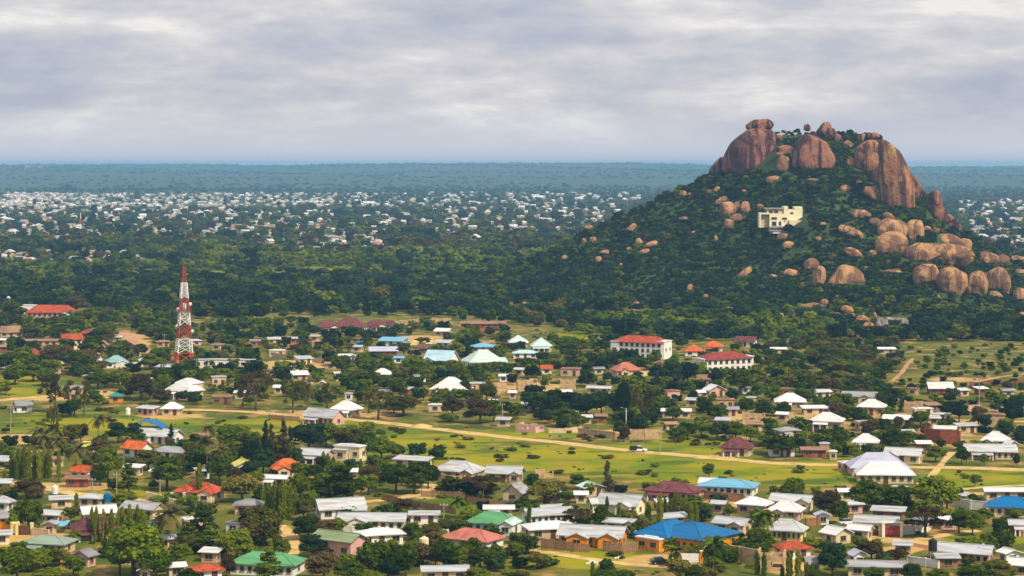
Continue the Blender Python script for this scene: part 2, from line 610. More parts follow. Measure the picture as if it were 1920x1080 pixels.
road('main_track', [(335, 768), (420, 770), (500, 775), (560, 782), (650, 786), (740, 795), (830, 806), (960, 821), (1070, 832), (1150, 842), (1260, 852), (1350, 860), (1450, 868), (1560, 872), (1720, 876), (1830, 878), (1960, 882)], 5.4)
road('house_track', [(1000, 1034), (1040, 1037), (1090, 1046), (1150, 1054), (1200, 1060), (1260, 1062)], 3.2, lift=.035)
road('field_path', [(1722, 908), (1745, 893), (1760, 877), (1772, 862), (1785, 848)], 2.0, lift=.055)
road('yard_track', [(1625, 1003), (1680, 1010), (1730, 1018), (1775, 1026)], 3.6, lift=.035)
road('village_track', [(-20, 905), (30, 905), (80, 915), (140, 925), (215, 935), (300, 940)], 5.0, lift=.035)
road('garden_track', [(525, 985), (545, 1002), (556, 1022), (545, 1045), (530, 1060)], 2.6, lift=.035)
road('fence_lane', [(660, 942), (720, 938), (780, 928), (800, 915), (812, 908)], 4.0, lift=.035)
road('side_track', [(-20, 752), (30, 748), (75, 744), (110, 742)], 6.0, lift=.035)
road('bank_track', [(225, 622), (240, 635), (258, 650), (278, 663)], 9.0, M_ROADR, lift=.035)
road('slope_path', [(1672, 715), (1690, 700), (1700, 685), (1712, 672)], 1.8, M_ROADR, lift=.04)
road('edge_path', [(1820, 718), (1850, 712), (1880, 706), (1940, 700)], 2.6, M_ROADR, lift=.04)
road('pasture_path', [(1800, 918), (1840, 914), (1880, 912), (1940, 909)], 2.2, lift=.045)
road('pond_lane', [(1800, 926), (1860, 926), (1940, 925)], 4.0, lift=.035)
road('wall_lane', [(1700, 1016), (1790, 1000), (1835, 995)], 3.0, lift=.05)
road('slope_lane', [(1690, 781), (1760, 786), (1830, 789), (1940, 791)], 4.5, lift=.035)
# ------------------------------------------------------------------ houses
_cache = {}


def window_mesh(w, h, small):
    k = ('win', round(w, 1), round(h, 1), small)
    if k not in _cache:
        f = MB()
        t = .06
        f.box(0, -.03, h / 2 - t / 2, w, .10, t)
        f.box(0, -.05, -h / 2 - .03, w + .16, .18, .09)
        f.box(-w / 2 + t / 2, -.03, 0, t, .10, h - 2 * t)
        f.box(w / 2 - t / 2, -.03, 0, t, .10, h - 2 * t)
        if w > 1.0:
            f.box(0, -.03, 0, .06, .08, h - 2 * t)
        p = MB().box(0, 0, 0, w - .1, .04, h - .1, mi=0)
        if small:
            f.add([tuple(q) for q in p.v], p.f, 1)
            _cache[k] = (f.mesh('window', [M_FRAME, M_PANE]), None)
        else:
            _cache[k] = (f.mesh('window', M_FRAME), p.mesh('pane', M_PANE))
    return _cache[k]


def door_mesh():
    if 'door' not in _cache:
        d = MB().box(0, -.02, 1.05, .95, .08, 2.1)
        d.box(0, -.03, 2.15, 1.15, .12, .1)
        d.box(-.53, -.03, 1.05, .1, .12, 2.1).box(.53, -.03, 1.05, .1, .12, 2.1)
        _cache['door'] = d.mesh('door', M_DOOR)
    return _cache['door']


def roof_body(kind, w, d, h, rise, o=.5):
    """roof solid and the wall profile height under it"""
    mb, ex, ey = MB(), w / 2 + o, d / 2 + o
    ridge = None
    if kind in ('hip', 'pyr'):
        zr = h + rise
        if ex >= ey:
            r = max(ex - ey, .15) if kind == 'hip' else .15
            rg = [(-r, 0, zr), (r, 0, zr)]
        else:
            r = max(ey - ex, .15) if kind == 'hip' else .15
            rg = [(0, -r, zr), (0, r, zr)]
        top = [(-ex, -ey, h + .04), (ex, -ey, h + .04), (ex, ey, h + .04), (-ex, ey, h + .04)]
        bot = [(x, y, h - .16) for x, y, z in top]
        vs = top + bot + rg
        fs = [(0, 1, 5, 4), (1, 2, 6, 5), (2, 3, 7, 6), (3, 0, 4, 7), (7, 6, 5, 4)]
        fs += [(0, 1, 9, 8), (1, 2, 9), (2, 3, 8, 9), (3, 0, 8)] if ex >= ey else [(0, 1, 8), (1, 2, 9, 8), (2, 3, 9), (3, 0, 8, 9)]
        mb.add(vs, fs)
        ridge = MB()
        for a, b in ([(rg[0], rg[1])] if r > .2 else []) + ([(top[0], rg[0]), (top[1], rg[1])] if ex >= ey else [(top[0], rg[0]), (top[1], rg[0])]):
            ridge.cyl((a[0], a[1], a[2] + .02), (b[0], b[1], b[2] + .02), .09, n=5)
    elif kind == 'gable':
        zr = h + rise
        pr = [(-ey, h), (0, zr), (ey, h), (ey, h - .16), (0, zr - .16), (-ey, h - .16)]
        vs = [(-ex, y, z) for y, z in pr] + [(ex, y, z) for y, z in pr]
        fs = [(0, 6, 7, 1), (1, 7, 8, 2), (2, 8, 9, 3), (3, 9, 10, 4), (4, 10, 11, 5), (5, 11, 6, 0), (0, 1, 4, 5), (1, 2, 3, 4), (11, 10, 7, 6), (10, 9, 8, 7)]
        mb.add(vs, fs)
        ridge = MB().box(0, 0, zr + .03, 2 * ex, .35, .07)
    elif kind == 'shed':
        zb = h + rise
        pr = [(-ey, h), (ey, zb), (ey, zb - .16), (-ey, h - .16)]
        vs = [(-ex, y, z) for y, z in pr] + [(ex, y, z) for y, z in pr]
        mb.add(vs, [(0, 4, 5, 1), (1, 5, 6, 2), (2, 6, 7, 3), (3, 7, 4, 0), (0, 1, 2, 3), (7, 6, 5, 4)])
    elif kind == 'flat':
        mb.box(0, 0, h + .14, w + .5, d + .5, .28)
        mb.box(0, 0, h + .38, w * .6, d * .6, .2)
    elif kind == 'vault':
        n = 10
        pr = [(-ex + 2 * ex * i / n, h + rise * max(0.0, math.sin(math.pi * (.08 + .92 * i / n))) ** .8 * (1 - .25 * i / n)) for i in range(n + 1)]
        vs = [(x, -ey, z) for x, z in pr] + [(x, ey, z) for x, z in pr] + [(x, -ey, z - .15) for x, z in pr] + [(x, ey, z - .15) for x, z in pr]
        k = n + 1
        fs = []
        for i in range(n):
            fs += [(i, i + 1, k + i + 1, k + i), (2 * k + i + 1, 2 * k + i, 3 * k + i, 3 * k + i + 1), (2 * k + i, 2 * k + i + 1, i + 1, i), (k + i, k + i + 1, 3 * k + i + 1, 3 * k + i)]
        fs += [(0, k, 3 * k, 2 * k), (k - 1, 3 * k - 1, 4 * k - 1, 2 * k - 1)]
        mb.add(vs, fs)
    return mb, ridge


def wall_body(kind, w, d, h, rise, o=.5):
    mb = MB()
    x, y = w / 2, d / 2
    ey = y + o

    def top(yy):
        if kind == 'gable':
            return h - .20 + rise * (ey - abs(yy)) / ey
        if kind == 'shed':
            return h - .20 + rise * (yy + ey) / (2 * ey)
        return h - .05
    a, m, b = top(-y), top(0), top(y)
    vs = [(-x, -y, -.3), (x, -y, -.3), (x, y, -.3), (-x, y, -.3), (-x, -y, a), (x, -y, a), (x, y, b), (-x, y, b)]
    if kind == 'gable':
        vs += [(-x, 0, m), (x, 0, m)]
        fs = [(0, 1, 5, 4), (2, 3, 7, 6), (1, 2, 6, 9, 5), (3, 0, 4, 8, 7), (4, 5, 9, 8), (8, 9, 6, 7)]
    else:
        fs = [(0, 1, 5, 4), (1, 2, 6, 5), (2, 3, 7, 6), (3, 0, 4, 7), (4, 5, 6, 7)]
    return mb.add(vs, fs)


def openings(root, w, d, h, z0, rot, big, n=None, door=True, dx=0, dy=0, dr=0.0, wh=1.1):
    """windows and a door on the front and on the side that shows"""
    n = n or max(1, int(round(w / 3.3)))
    c, s_ = math.cos(dr), math.sin(dr)

    def put(nm, me, x, y, z, r):
        return obj(nm, me, root, (dx + x * c - y * s_, dy + x * s_ + y * c, z), (0, 0, r + dr))
    kd = n // 2 if door and n > 1 else -1
    for i in range(n):
        x = -w / 2 + w * (i + .5) / n
        if i == kd:
            put('door', door_mesh(), x, -d / 2 - .02, z0, 0)
            continue
        fm, pm = window_mesh(min(1.7, w / n * .52), wh, not big)
        o = put('window', fm, x, -d / 2 - .02, z0 + h * .55, 0)
        if pm:
            obj('pane', pm, o)
    m = max(1, int(d / 4.2))
    sx, r = ((w / 2 + .02, math.pi / 2) if rot < 0 else (-w / 2 - .02, -math.pi / 2))
    if abs(rot) > 3:
        for i in range(m):
            y = -d / 2 + d * (i + .5) / m
            fm, pm = window_mesh(1.2, wh, not big)
            o = put('window', fm, sx, y, z0 + h * .55, r)
            if pm:
                obj('pane', pm, o)


HOUSES = []          # (x0, x1, top, base) in the photograph, for the planting


def ruin_body(w, d, h, rng):
    mb = MB()
    for side in range(4):
        L_ = w if side % 2 == 0 else d
        k = max(2, int(L_ / 2.0))
        for i in range(k):
            q = -L_ / 2 + L_ * (i + .5) / k
            hh = h * (rng.uniform(.75, 1.05))
            if i % 2 == 1 and rng.random() < .75:
                segs = [(0, .9), (2.0, hh)] if hh > 2.2 else [(0, .9)]
            else:
                segs = [(0, hh)]
            for a, b in segs:
                if b - a < .1:
                    continue
                l = L_ / k + .002 * side
                if side % 2 == 0:
                    mb.box(q, (-d / 2 if side == 0 else d / 2), (a + b) / 2 - .1, l, .3, b - a)
                else:
                    mb.box((w / 2 - .17 if side == 1 else -w / 2 + .17), q * .97, (a + b) / 2 - .1, .3, l * .97, b - a)
    mb.box(0, 0, h * .4, .28, d * .9, h * .8)
    return mb


def house(x0, x1, yt, yb, roof, rc, wc, rot, d, p, h=None, q=.75, st=1, win=None, ext=(), cat='house', name=None, o=.65, porch=0, tint=None):
    s = flatY(yb) / FPX
    Y = flatY(yb)
    gy = roof == 'gabley'
    kind = 'gable' if gy else roof
    if 8 <= abs(rot) <= 22:
        rot *= 1.7
    r = math.radians(rot)
    Wt = max((x1 - x0) * s - 2 * o * (roof != 'none'), 1.6)
    w = Wt / (math.cos(r) + q * abs(math.sin(r)))
    dp = max(w * q, 2.0)
    half = (w * abs(math.sin(r)) + dp * math.cos(r)) / 2
    xc = ((x0 + x1) / 2 - 960) / FPX * (Y + half)
    yc = Y + half
    if h is None:
        h = 2.3 * st if roof not in ('flat', 'none') else max(2.2, min(9, HC - (yt - YH) / FPX * (Y + 2 * half) - .3))
    zt = HC - (yt - YH) / FPX * yc
    rise = min(max(1.18 * (zt - h), .18 * min(w, dp), .7), .46 * max(dp if not gy else w, 3))
    if roof == 'shed':
        rise = min(max(rise * .6, .5), 1.6)
    label = f'{d} {p}'.strip()
    assert label not in USED, label
    USED[label] = 1
    if not 4 <= words(label) <= 16:
        print('LABEL LEN', words(label), label)
    big = (x1 - x0) > 46
    if not porch and big and name is None and not ext and roof in ('hip', 'gable') and st == 1 and int(x0 + yb) % 2:
        porch = .45
    nm = name or ('ruined_house' if roof == 'none' else 'house')
    root = thing(nm, label, cat, (xc, yc, 0), r, 'village houses' if nm == 'house' else None)
    mark((x0 + x1) / 2, (yt + yb) / 2, 'the ' + d)
    HOUSES.append((x0, x1, yt, yb))
    bw, bd, ar = (dp, w, math.pi / 2) if gy else (w, dp, 0.0)
    if roof == 'none':
        obj('wall', ruin_body(w, dp, h, random.Random(int(x0 * 7 + yb))).mesh('wall', WALL[wc]), root)
        return root

    def volume(dx, dy, w_, d_, h_, ri, kd, rcol, wcol, z0=0.0, rr=0.0, wins=None, wn=None, dr=True, oo=o, rise_min=True):
        wb = wall_body(kd, w_, d_, h_, ri, oo)
        obj('wall', wb.mesh('wall', WALL[wcol]), root, (dx, dy, z0), (0, 0, rr))
        rb, rg = roof_body(kd, w_, d_, h_, ri, oo)
        ro = obj('roof', rb.mesh('roof', ROOF[rcol]), root, (dx, dy, z0), (0, 0, rr))
        if rg and big and rg.v:
            obj('ridge_cap', rg.mesh('ridge_cap', ROOF[rcol]), ro)
        return ro
    ro = volume(0, 0, bw, bd, h, rise, kind, rc, wc, 0, ar)
    for k in range(st):
        openings(root, w, dp, h / st, k * h / st, rot, big, win, door=k == 0, wh=1.45 if st > 1 else 1.1)
    for e in ext:
        # (fx, fy, fw, fd, roof, fh, [roofcol, wallcol])   sizes as shares of the main block
        fx, fy, fw, fd, kd, fh = e[:6]
        rcol = e[6] if len(e) > 6 and e[6] else rc
        wcol = e[7] if len(e) > 7 and e[7] else wc
        ew, ed = fw * w, fd * dp
        g2 = kd == 'gabley'
        hh = h * fh
        ri = max(.6, .30 * min(ew, ed)) if kd in ('hip', 'pyr', 'gable', 'gabley') else .5
        volume(fx * w, fy * dp, ed if g2 else ew, ew if g2 else ed, hh, ri, 'gable' if g2 else kd, rcol, wcol, 0, math.pi / 2 if g2 else 0, oo=.35)
        openings(root, ew, ed, hh, 0, rot, big, None, door=False, dx=fx * w, dy=fy * dp)
    if porch:
        pw = w * porch
        pd = 2.2
        fx = -.5 * w + pw / 2 + (.1 * w if porch < .7 else 0)
        obj('porch_roof', MB().add([(-pw / 2, -pd, h - .75), (pw / 2, -pd, h - .75), (pw / 2, 0, h - .22), (-pw / 2, 0, h - .22), (-pw / 2, -pd, h - .9), (pw / 2, -pd, h - .9), (pw / 2, 0, h - .37), (-pw / 2, 0, h - .37)],
            [(0, 1, 2, 3), (7, 6, 5, 4), (0, 4, 5, 1), (1, 5, 6, 2), (2, 6, 7, 3), (3, 7, 4, 0)]).mesh('porch_roof', ROOF[rc]), root, (fx, -dp / 2 - .03, 0))
        if 'col' not in _cache:
            _cache['col'] = MB().box(0, 0, .5, .34, .34, 1.0).box(0, 0, 1.55, .24, .24, 1.1).mesh('column', WALL['w'])
        n = max(2, int(pw / 2.4))
        for i in range(n + 1):
            obj('column', _cache['col'], root, (fx - pw / 2 + .2 + (pw - .4) * i / n, -dp / 2 - pd + .2, 0), scale=(1, 1, (h - .85) / 2.1))
    return root


H = house
# ---- upper band, under the forest
H(-12, 6, 568, 590, 'hip', 'r', 'w', 0, 'red roofed white house', 'cut by the frame beside the red school block')
H(30, 72, 571, 588, 'flat', 'w', 'w', 0, 'pale flat roofed block', 'standing behind the red school block', q=.4)
H(50, 147, 573, 605, 'hip', 'ro', 'p', -7, 'red school block', 'of two storeys with pink walls and white bands', q=.33, st=2, h=5.2, win=9, ext=[(.36, -.5, .22, .5, 'gabley', 1.0, 'ro', 'w')], cat='school')
H(2, 48, 613, 632, 'gable', 'ru', 's', 0, 'faded pink roofed house', 'half hidden among trees under the school')
H(44, 112, 637, 648, 'shed', 'ru', 'p', 0, 'long low pink shed', 'beside the orange roofed cream house', q=.3)
H(110, 158, 627, 656, 'gable', 'ro', 'c', 12, 'orange roofed cream house', 'of two storeys under the red school', st=2, h=4.6)
H(149, 172, 617, 634, 'pyr', 'r', 'b', 0, 'tiny red pyramid roof', 'above the orange roofed cream house')
H(38, 84, 649, 676, 'hip', 'r', 's', 10, 'red hipped house', 'with sandy walls among trees by the edge of the photo')
H(182, 204, 637, 656, 'gabley', 'pk', 's', 0, 'small pink gabled hut', 'below the red earth bank')
H(110, 146, 666, 682, 'hip', 'pg', 'w', 8, 'pale green roofed bungalow', 'first in the line of three pale houses')
H(148, 194, 659, 684, 'gable', 'g', 'w', -14, 'grey roofed white villa', 'in the middle of the line of three pale houses', ext=[(.3, -.5, .5, .6, 'gabley', .8)])
H(192, 244, 668, 690, 'hip', 'tg', 'w', 10, 'dull teal roofed villa', 'with white walls behind a white garden wall', ext=[(.25, -.4, .5, .5, 'gabley', .9, 'w')])
H(298, 326, 664, 676, 'gable', 'o', 's', 0, 'small orange roofed store', 'beside the foot of the radio tower')
H(362, 482, 674, 690, 'flat', 'z', 'w', -4, 'long white flat hall', 'stretching away from the radio tower', q=.12, h=3.2)
H(308, 384, 709, 751, 'hip', 'w', 's', -18, 'white roofed two level house', 'above the small twin bungalows', st=1, h=3.1, ext=[(-.05, .45, .75, .7, 'hip', 1.75)], porch=.4)
H(302, 344, 753, 779, 'hip', 'w', 's', -6, 'small white hipped bungalow', 'beside the flat pinkish bungalow')
H(254, 300, 762, 779, 'shed', 'z', 'p', -14, 'flat pinkish bungalow', 'with two dark windows on the green field', q=.5, win=3)
H(203, 233, 737, 755, 'hip', 'tl', 'o', 0, 'teal roofed kiosk', 'with orange walls on the green field')
H(24, 64, 751, 774, 'gable', 'dg', 'w', 12, 'decaying white hut', 'with a blackened roof on the green field', ext=[(-.55, -.1, .35, .6, 'flat', .9)])
H(396, 437, 741, 758, 'flat', 'ru', 'b', 0, 'low brown block hut', 'beside the tall olive tree')
H(392, 428, 704, 724, 'flat', 'z', 's', 8, 'small flat sandy house', 'above the brown block hut')
H(438, 462, 736, 748, 'shed', 'w', 's', 0, 'tiny white sheet shack', 'behind the tall olive tree')
H(503, 537, 655, 669, 'flat', 'w', 's', 0, 'small flat white shelter', 'behind the long beige yard wall', q=.5)
for i, (a, b_, t_, y_, rr, dd) in enumerate([(588, 640, 598, 622, 12, 'lowest maroon roofed wing'), (622, 690, 595, 622, -8, 'broad maroon roofed wing'), (682, 728, 597, 619, 10, 'twin peaked maroon roofed wing'), (716, 746, 599, 616, -10, 'small maroon roofed wing')]):
    H(a, b_, t_, y_, 'hip', 'm', 'w', rr, dd, ['at the tower end', 'in the centre', 'past the centre', 'at the hill end'][i] + ' of the long maroon lodge', q=.6, win=6, porch=.6, ext=[(.22, -.45, .4, .5, 'gabley', .95)])
H(741, 782, 597, 614, 'none', None, 't', 0, 'roofless tan shell', 'beside the maroon lodge', q=.4)
H(803, 846, 594, 607, 'none', None, 't', 0, 'roofless long tan shell', 'against the dark forest', q=.3)
H(862, 950, 601, 615, 'shed', 'ru', 'r', -4, 'long red brown barn', 'against the dark forest', q=.16, h=2.2)
H(709, 764, 630, 649, 'shed', 'lb', 'bl', -10, 'blue and white sheet barn', 'beside the sand heap', q=.45, ext=[(.1, .55, 1.0, .45, 'shed', 1.25, 'lb')])
H(690, 748, 648, 668, 'shed', 'l', 'r', 6, 'lilac roofed red walled barn', 'in front of the blue and white barn', q=.45)
H(783, 812, 645, 663, 'gable', 'th', 'b', 0, 'brown thatched hut', 'beside the sand heap')
H(634, 662, 664, 677, 'gable', 'w', 'p', 0, 'white roofed pink cottage', 'behind the green yard trees')
H(656, 668, 665, 678, 'gabley', 'pb', 'w', 0, 'tiny pale blue gable', 'next to the pink cottage')
H(736, 759, 669, 681, 'gable', 'lb', 'w', 0, 'small light blue roofed cottage', 'between round green trees')
H(793, 862, 658, 687, 'gable', 'pb', 'w', -14, 'large pale blue gabled house', 'in a pair with the mint roofed one', ext=[(-.25, -.5, .5, .6, 'gabley', 1.0)])
H(863, 948, 659, 690, 'hip', 'pg', 'w', 12, 'large mint roofed house', 'behind four little cypress spikes', ext=[(.4, -.2, .4, .6, 'gable', .85)])
H(882, 931, 646, 660, 'hip', 'lb', 's', 0, 'light blue hipped house', 'behind the large mint roofed house')
H(905, 928, 636, 650, 'none', None, 't', 0, 'small tan roofless hut', 'behind the light blue hipped house')
H(697, 738, 691, 713, 'hip', 'w', 's', -8, 'white hipped cottage', 'sunk among dark round trees')
H(806, 888, 710, 744, 'hip', 'w', 't', -12, 'white hipped house with tan walls', 'behind a small dark tree', q=.8, porch=.5)
H(619, 681, 746, 782, 'hip', 'w', 's', -14, 'white hipped house with a deep porch', 'above the long grey farmhouse', porch=.9)
H(565, 651, 768, 798, 'gable', 'z', 'p', -22, 'long grey gabled farmhouse', 'with a blank gable at the sandy track', q=.45, win=6)
H(644, 664, 738, 750, 'flat', 'z', 'w', 0, 'little flat white hut', 'behind the deep porched house')
H(597, 611, 714, 730, 'gabley', 'w', 'c', 0, 'tiny cream gable', 'peeping from between the olive trees')
H(512, 532, 722, 738, 'gable', 'w', 's', 0, 'little white roofed hut', 'at the foot of the olive trees')
H(877, 912, 716, 733, 'flat', 'z', 't', 0, 'flat tan block house', 'beside the white hipped tan house')
H(914, 950, 714, 734, 'none', None, 't', 0, 'tan ruin with tall openings', 'beside the flat tan block house')
H(934, 954, 702, 716, 'gable', 'w', 'w', 0, 'small white hut on tan walls', 'behind the ruin with tall openings')
H(800, 832, 762, 772, 'flat', 'w', 's', 0, 'low white sheet roof', 'under the trees by the track', q=.5)
H(916, 934, 753, 765, 'gable', 'w', 's', 0, 'little bright gable', 'among dark trees above the track')
H(928, 960, 787, 800, 'shed', 'z', 's', -8, 'small grey roadside shed', 'beside the two tone ruin', q=.5)
H(966, 1020, 789, 812, 'none', None, 'p', -20, 'two tone roadside ruin', 'with dark doorway on the grass', q=.6)
H(974, 1012, 762, 772, 'shed', 'w', 's', -8, 'thin white sheet roof', 'behind the two tone ruin', q=.5)
H(952, 970, 736, 748, 'gable', 'w', 'p', 0, 'tiny pink and white hut', 'between tan ruins and dark trees')
H(968, 1008, 708, 734, 'none', None, 't', 6, 'large tan block ruin', 'above the dark grove')
H(1050, 1080, 711, 731, 'none', None, 't', -6, 'stepped tan block ruin', 'behind the dark grove', h=4)
H(1028, 1044, 754, 770, 'none', None, 'r', 0, 'red brick stub', 'inside the dark grove', h=3)
H(952, 991, 630, 652, 'pyr', 'pg', 's', 0, 'first mint pyramid roof', 'partly behind the forest edge', q=1)
H(993, 1037, 635, 659, 'pyr', 'pg', 's', 4, 'second mint pyramid roof', 'with porch posts on the green clearing', q=1, porch=.9)
H(960, 1010, 657, 672, 'hip', 'pb', 'w', 0, 'pale blue low roof', 'in front of the mint pyramid roofs', q=.5)
H(1147, 1260, 631, 674, 'hip', 'ro', 'w', -16, 'three storey white block with red roof', 'under the rocky hill', q=.42, st=3, h=6.9, win=9, cat='apartment block', ext=[(-.47, -.1, .16, .9, 'flat', 1.0, 'w'), (.47, .0, .14, .9, 'flat', 1.08, 'w')])
H(1299, 1413, 661, 699, 'hip', 'r', 'w', 14, 'two storey white block with red roof', 'curving beside the bush', q=.5, st=2, h=5.2, win=8, cat='apartment block', ext=[(.5, .1, .28, .5, 'flat', 1.05, 'w'), (-.47, 0, .16, .9, 'flat', .98, 'w')])
H(1281, 1320, 647, 668, 'pyr', 'o', 'w', 0, 'orange pyramid villa', 'nearer to the three storey block', q=1)
H(1318, 1358, 638, 660, 'hip', 'o', 'w', -8, 'orange hipped villa', 'behind the red roofed curved block', porch=.7)
H(1376, 1422, 628, 650, 'gable', 'm', 'w', -12, 'maroon gabled villa', 'at the foot of the rocky hill', q=.55)
H(1143, 1203, 681, 706, 'hip', 'pk', 's', 10, 'terracotta roofed bungalow', 'in front of the three storey block', ext=[(-.2, -.5, .35, .5, 'gabley', .95)])
H(1225, 1246, 677, 692, 'gabley', 'pk', 's', 0, 'small terracotta gable', 'right beside the terracotta bungalow')
H(1013, 1037, 685, 702, 'gable', 'ro', 'w', 0, 'small red roofed hut', 'among the green trees')
H(1098, 1150, 725, 740, 'gable', 'z', 's', -8, 'low grey and tan house', 'on the edge of the dark grove', q=.4)
H(1317, 1362, 722, 744, 'gabley', 'w', 'p', 12, 'bright twin gabled house', 'under the curved block', ext=[(-.8, 0, .7, .6, 'gable', .7)])
H(1305, 1334, 698, 722, 'gable', 'ru', 'p', 0, 'pinkish house front', 'between the two dark trees')
H(1238, 1298, 772, 784, 'shed', 'w', 's', -6, 'long low white roof', 'behind the roadside bushes', q=.35)
H(1090, 1112, 784, 795, 'shed', 'w', 's', 0, 'pale roadside store', 'beside the bushy verge', q=.6)
H(1114, 1140, 778, 793, 'shed', 'ru', 'r', 0, 'dark red roadside store', 'beside the pale store', q=.6)
H(1390, 1436, 770, 792, 'none', None, 't', -6, 'tan shell with square holes', 'on the village slope')
H(1346, 1386, 768, 780, 'gable', 'dg', 's', 0, 'dull grey roofed cottage', 'behind leafy roadside trees')
H(1243, 1278, 730, 752, 'flat', 'ru', 'p', 8, 'dusty pink block house', 'behind the big olive tree')
H(1340, 1380, 746, 766, 'flat', 'ru', 't', 0, 'dim tan block house', 'under the bright twin gabled house')
H(1396, 1420, 745, 758, 'flat', 'z', 'p', 0, 'tiny pink flat house', 'among dark village trees')
# ---- village on the hill side
H(1449, 1514, 739, 770, 'hip', 'w', 't', -6, 'white hipped house on tan walls', 'first of the row above the village', st=1, h=3.0)
H(1462, 1484, 728, 741, 'flat', 'ru', 'r', 0, 'small red brown flat hut', 'on the edge of the bush')
H(1520, 1560, 733, 747, 'gable', 'z', 's', 8, 'low pale roofed house', 'backed by dark bush')
H(1574, 1650, 735, 757, 'gable', 'g', 's', -10, 'wide grey gabled house', 'backed by dark bush', q=.6, ext=[(.2, -.4, .4, .5, 'gabley', .9)])
H(1500, 1552, 764, 778, 'shed', 'w', 's', 6, 'low white and sky blue house', 'between two hipped houses', ext=[(.5, -.2, .35, .6, 'shed', .9, 'pb')], q=.5)
H(1604, 1666, 750, 780, 'hip', 'w', 't', -8, 'bright hipped house with tan walls', 'beside two black cypresses', st=1, h=2.9)
H(1514, 1588, 775, 810, 'hip', 'w', 't', -10, 'large bright hipped house', 'in the middle of the village', h=3.2, porch=.5)
H(1449, 1502, 802, 822, 'hip', 'g', 's', 10, 'grey hipped house', 'with trees before it')
H(1595, 1652, 814, 848, 'hip', 'w', 't', -8, 'white hipped house with trees below', 'behind the lilac and white farmhouse', h=2.8)
H(1836, 1898, 808, 842, 'hip', 'w', 'p', -10, 'white hipped house with pink walls', 'behind the long white schoolhouse', ext=[(-.3, -.4, .4, .5, 'gabley', .9)])
H(1805, 1906, 831, 862, 'gable', 'z', 's', -6, 'long white schoolhouse', 'with a dark end room above the track', q=.3, win=8)
H(1880, 1912, 822, 850, 'gabley', 'w', 'w', 10, 'steep white gable', 'at the end of the long schoolhouse')
H(1652, 1718, 777, 800, 'shed', 'w', 's', -10, 'long pale sheet house', 'in the village middle', q=.4)
H(1706, 1752, 766, 780, 'flat', 'w', 'c', 8, 'cream flat house', 'with its back to the brown house', q=.5)
H(1744, 1786, 776, 790, 'flat', 'w', 'c', 0, 'cream block with three square windows', 'beside the dark trees', q=.4, win=3)
H(1694, 1732, 748, 774, 'none', None, 't', -10, 'tall tan shell', 'beside the black cypresses', h=4)
H(1729, 1764, 753, 772, 'shed', 'ru', 'b', 8, 'brown block house', 'beside the tall tan shell')
H(1838, 1888, 774, 804, 'flat', 'ru', 't', -6, 'square tan house', 'above the pink walled hipped house', h=4.2)
H(1748, 1796, 806, 818, 'shed', 'w', 's', -8, 'pale sheet shop', 'behind the red brick wall', q=.5)
H(1788, 1834, 799, 812, 'shed', 'z', 's', 8, 'grey sheet shop', 'behind the pale sheet shop', q=.5)
H(1810, 1836, 756, 770, 'none', None, 'p', 0, 'pink brick stub', 'on the upper lane')
H(1875, 1892, 769, 778, 'flat', 'w', 'w', 0, 'tiny white kiosk', 'under the shrub dotted slope')
H(1735, 1764, 785, 797, 'shed', 'z', 's', 0, 'dull sheet lean-to', 'below the three window block')
H(1690, 1716, 812, 824, 'shed', 'z', 's', 0, 'low sheet hut', 'beside a dark bush', q=.6)
H(1500, 1552, 842, 858, 'shed', 'ru', 'r', 0, 'low brown shed', 'beside the wide track', q=.35)
H(1533, 1558, 829, 848, 'flat', 'z', 't', 0, 'small tan cabin', 'behind the low brown shed')
H(1551, 1572, 848, 862, 'flat', 'w', 's', 0, 'tiny pale cabin', 'beside the wide track')
H(1655, 1735, 841, 870, 'gable', 'z', 'c', -14, 'cream farmhouse with pale roof', 'beside the wide track', q=.5, ext=[(-.3, -.5, .4, .8, 'gabley', .95)])
H(1716, 1748, 832, 846, 'shed', 'w', 'r', 0, 'white roofed red hut', 'behind the cream farmhouse')
H(1347, 1417, 819, 856, 'hip', 'm', 's', -10, 'dark red hipped house', 'beside the wide track on the grass', q=.75, porch=.6)
H(1640, 1680, 655, 664, 'shed', 'w', 's', 0, 'faint pale hut', 'at the foot of the rocky slope', q=.5)
H(1444, 1476, 652, 664, 'shed', 'w', 's', 0, 'thin white shelter', 'below the maroon gabled villa', q=.5)
# ---- nearer band, below the main track
H(1588, 1702, 852, 893, 'hip', 'l', 'p', 0, 'lilac roofed rear house', 'behind the wide white roof', q=.6)
H(1601, 1716, 868, 907, 'hip', 'w', 's', -4, 'wide white roofed house', 'with lilac roof behind on the pasture', q=.5, win=7, porch=.0)
H(1567, 1606, 866, 884, 'flat', 'w', 'p', 10, 'flat pink annex', 'beside the lilac roofed rear house')
H(1203, 1323, 905, 942, 'hip', 'm', 'p', -14, 'wide maroon roofed house', 'next to the sky blue one', q=.6, win=8)
H(1304, 1428, 900, 932, 'hip', 'lb', 'w', -10, 'sky blue roofed house', 'with white walls on the pasture edge', q=.6, win=8, ext=[(-.42, .3, .3, .5, 'gable', 1.0, 'w')])
H(1376, 1452, 933, 966, 'hip', 'w', 'p', -16, 'white roofed pink house', 'in front of the sky blue one')
H(1436, 1512, 940, 978, 'hip', 'w', 'p', -12, 'white roofed pale pink house', 'with garden walls beside a brown tree', ext=[(-.2, -.4, .4, .4, 'gabley', .95)])
H(1440, 1530, 928, 960, 'gable', 'z', 'c', -14, 'grey gabled cream house', 'behind the pale pink house', ext=[(.35, -.3, .35, .7, 'gabley', 1.0)], q=.5)
H(1432, 1518, 974, 1016, 'hip', 'z', 'y', -12, 'bright yellow house', 'with a pale hipped roof', win=7, q=.65)
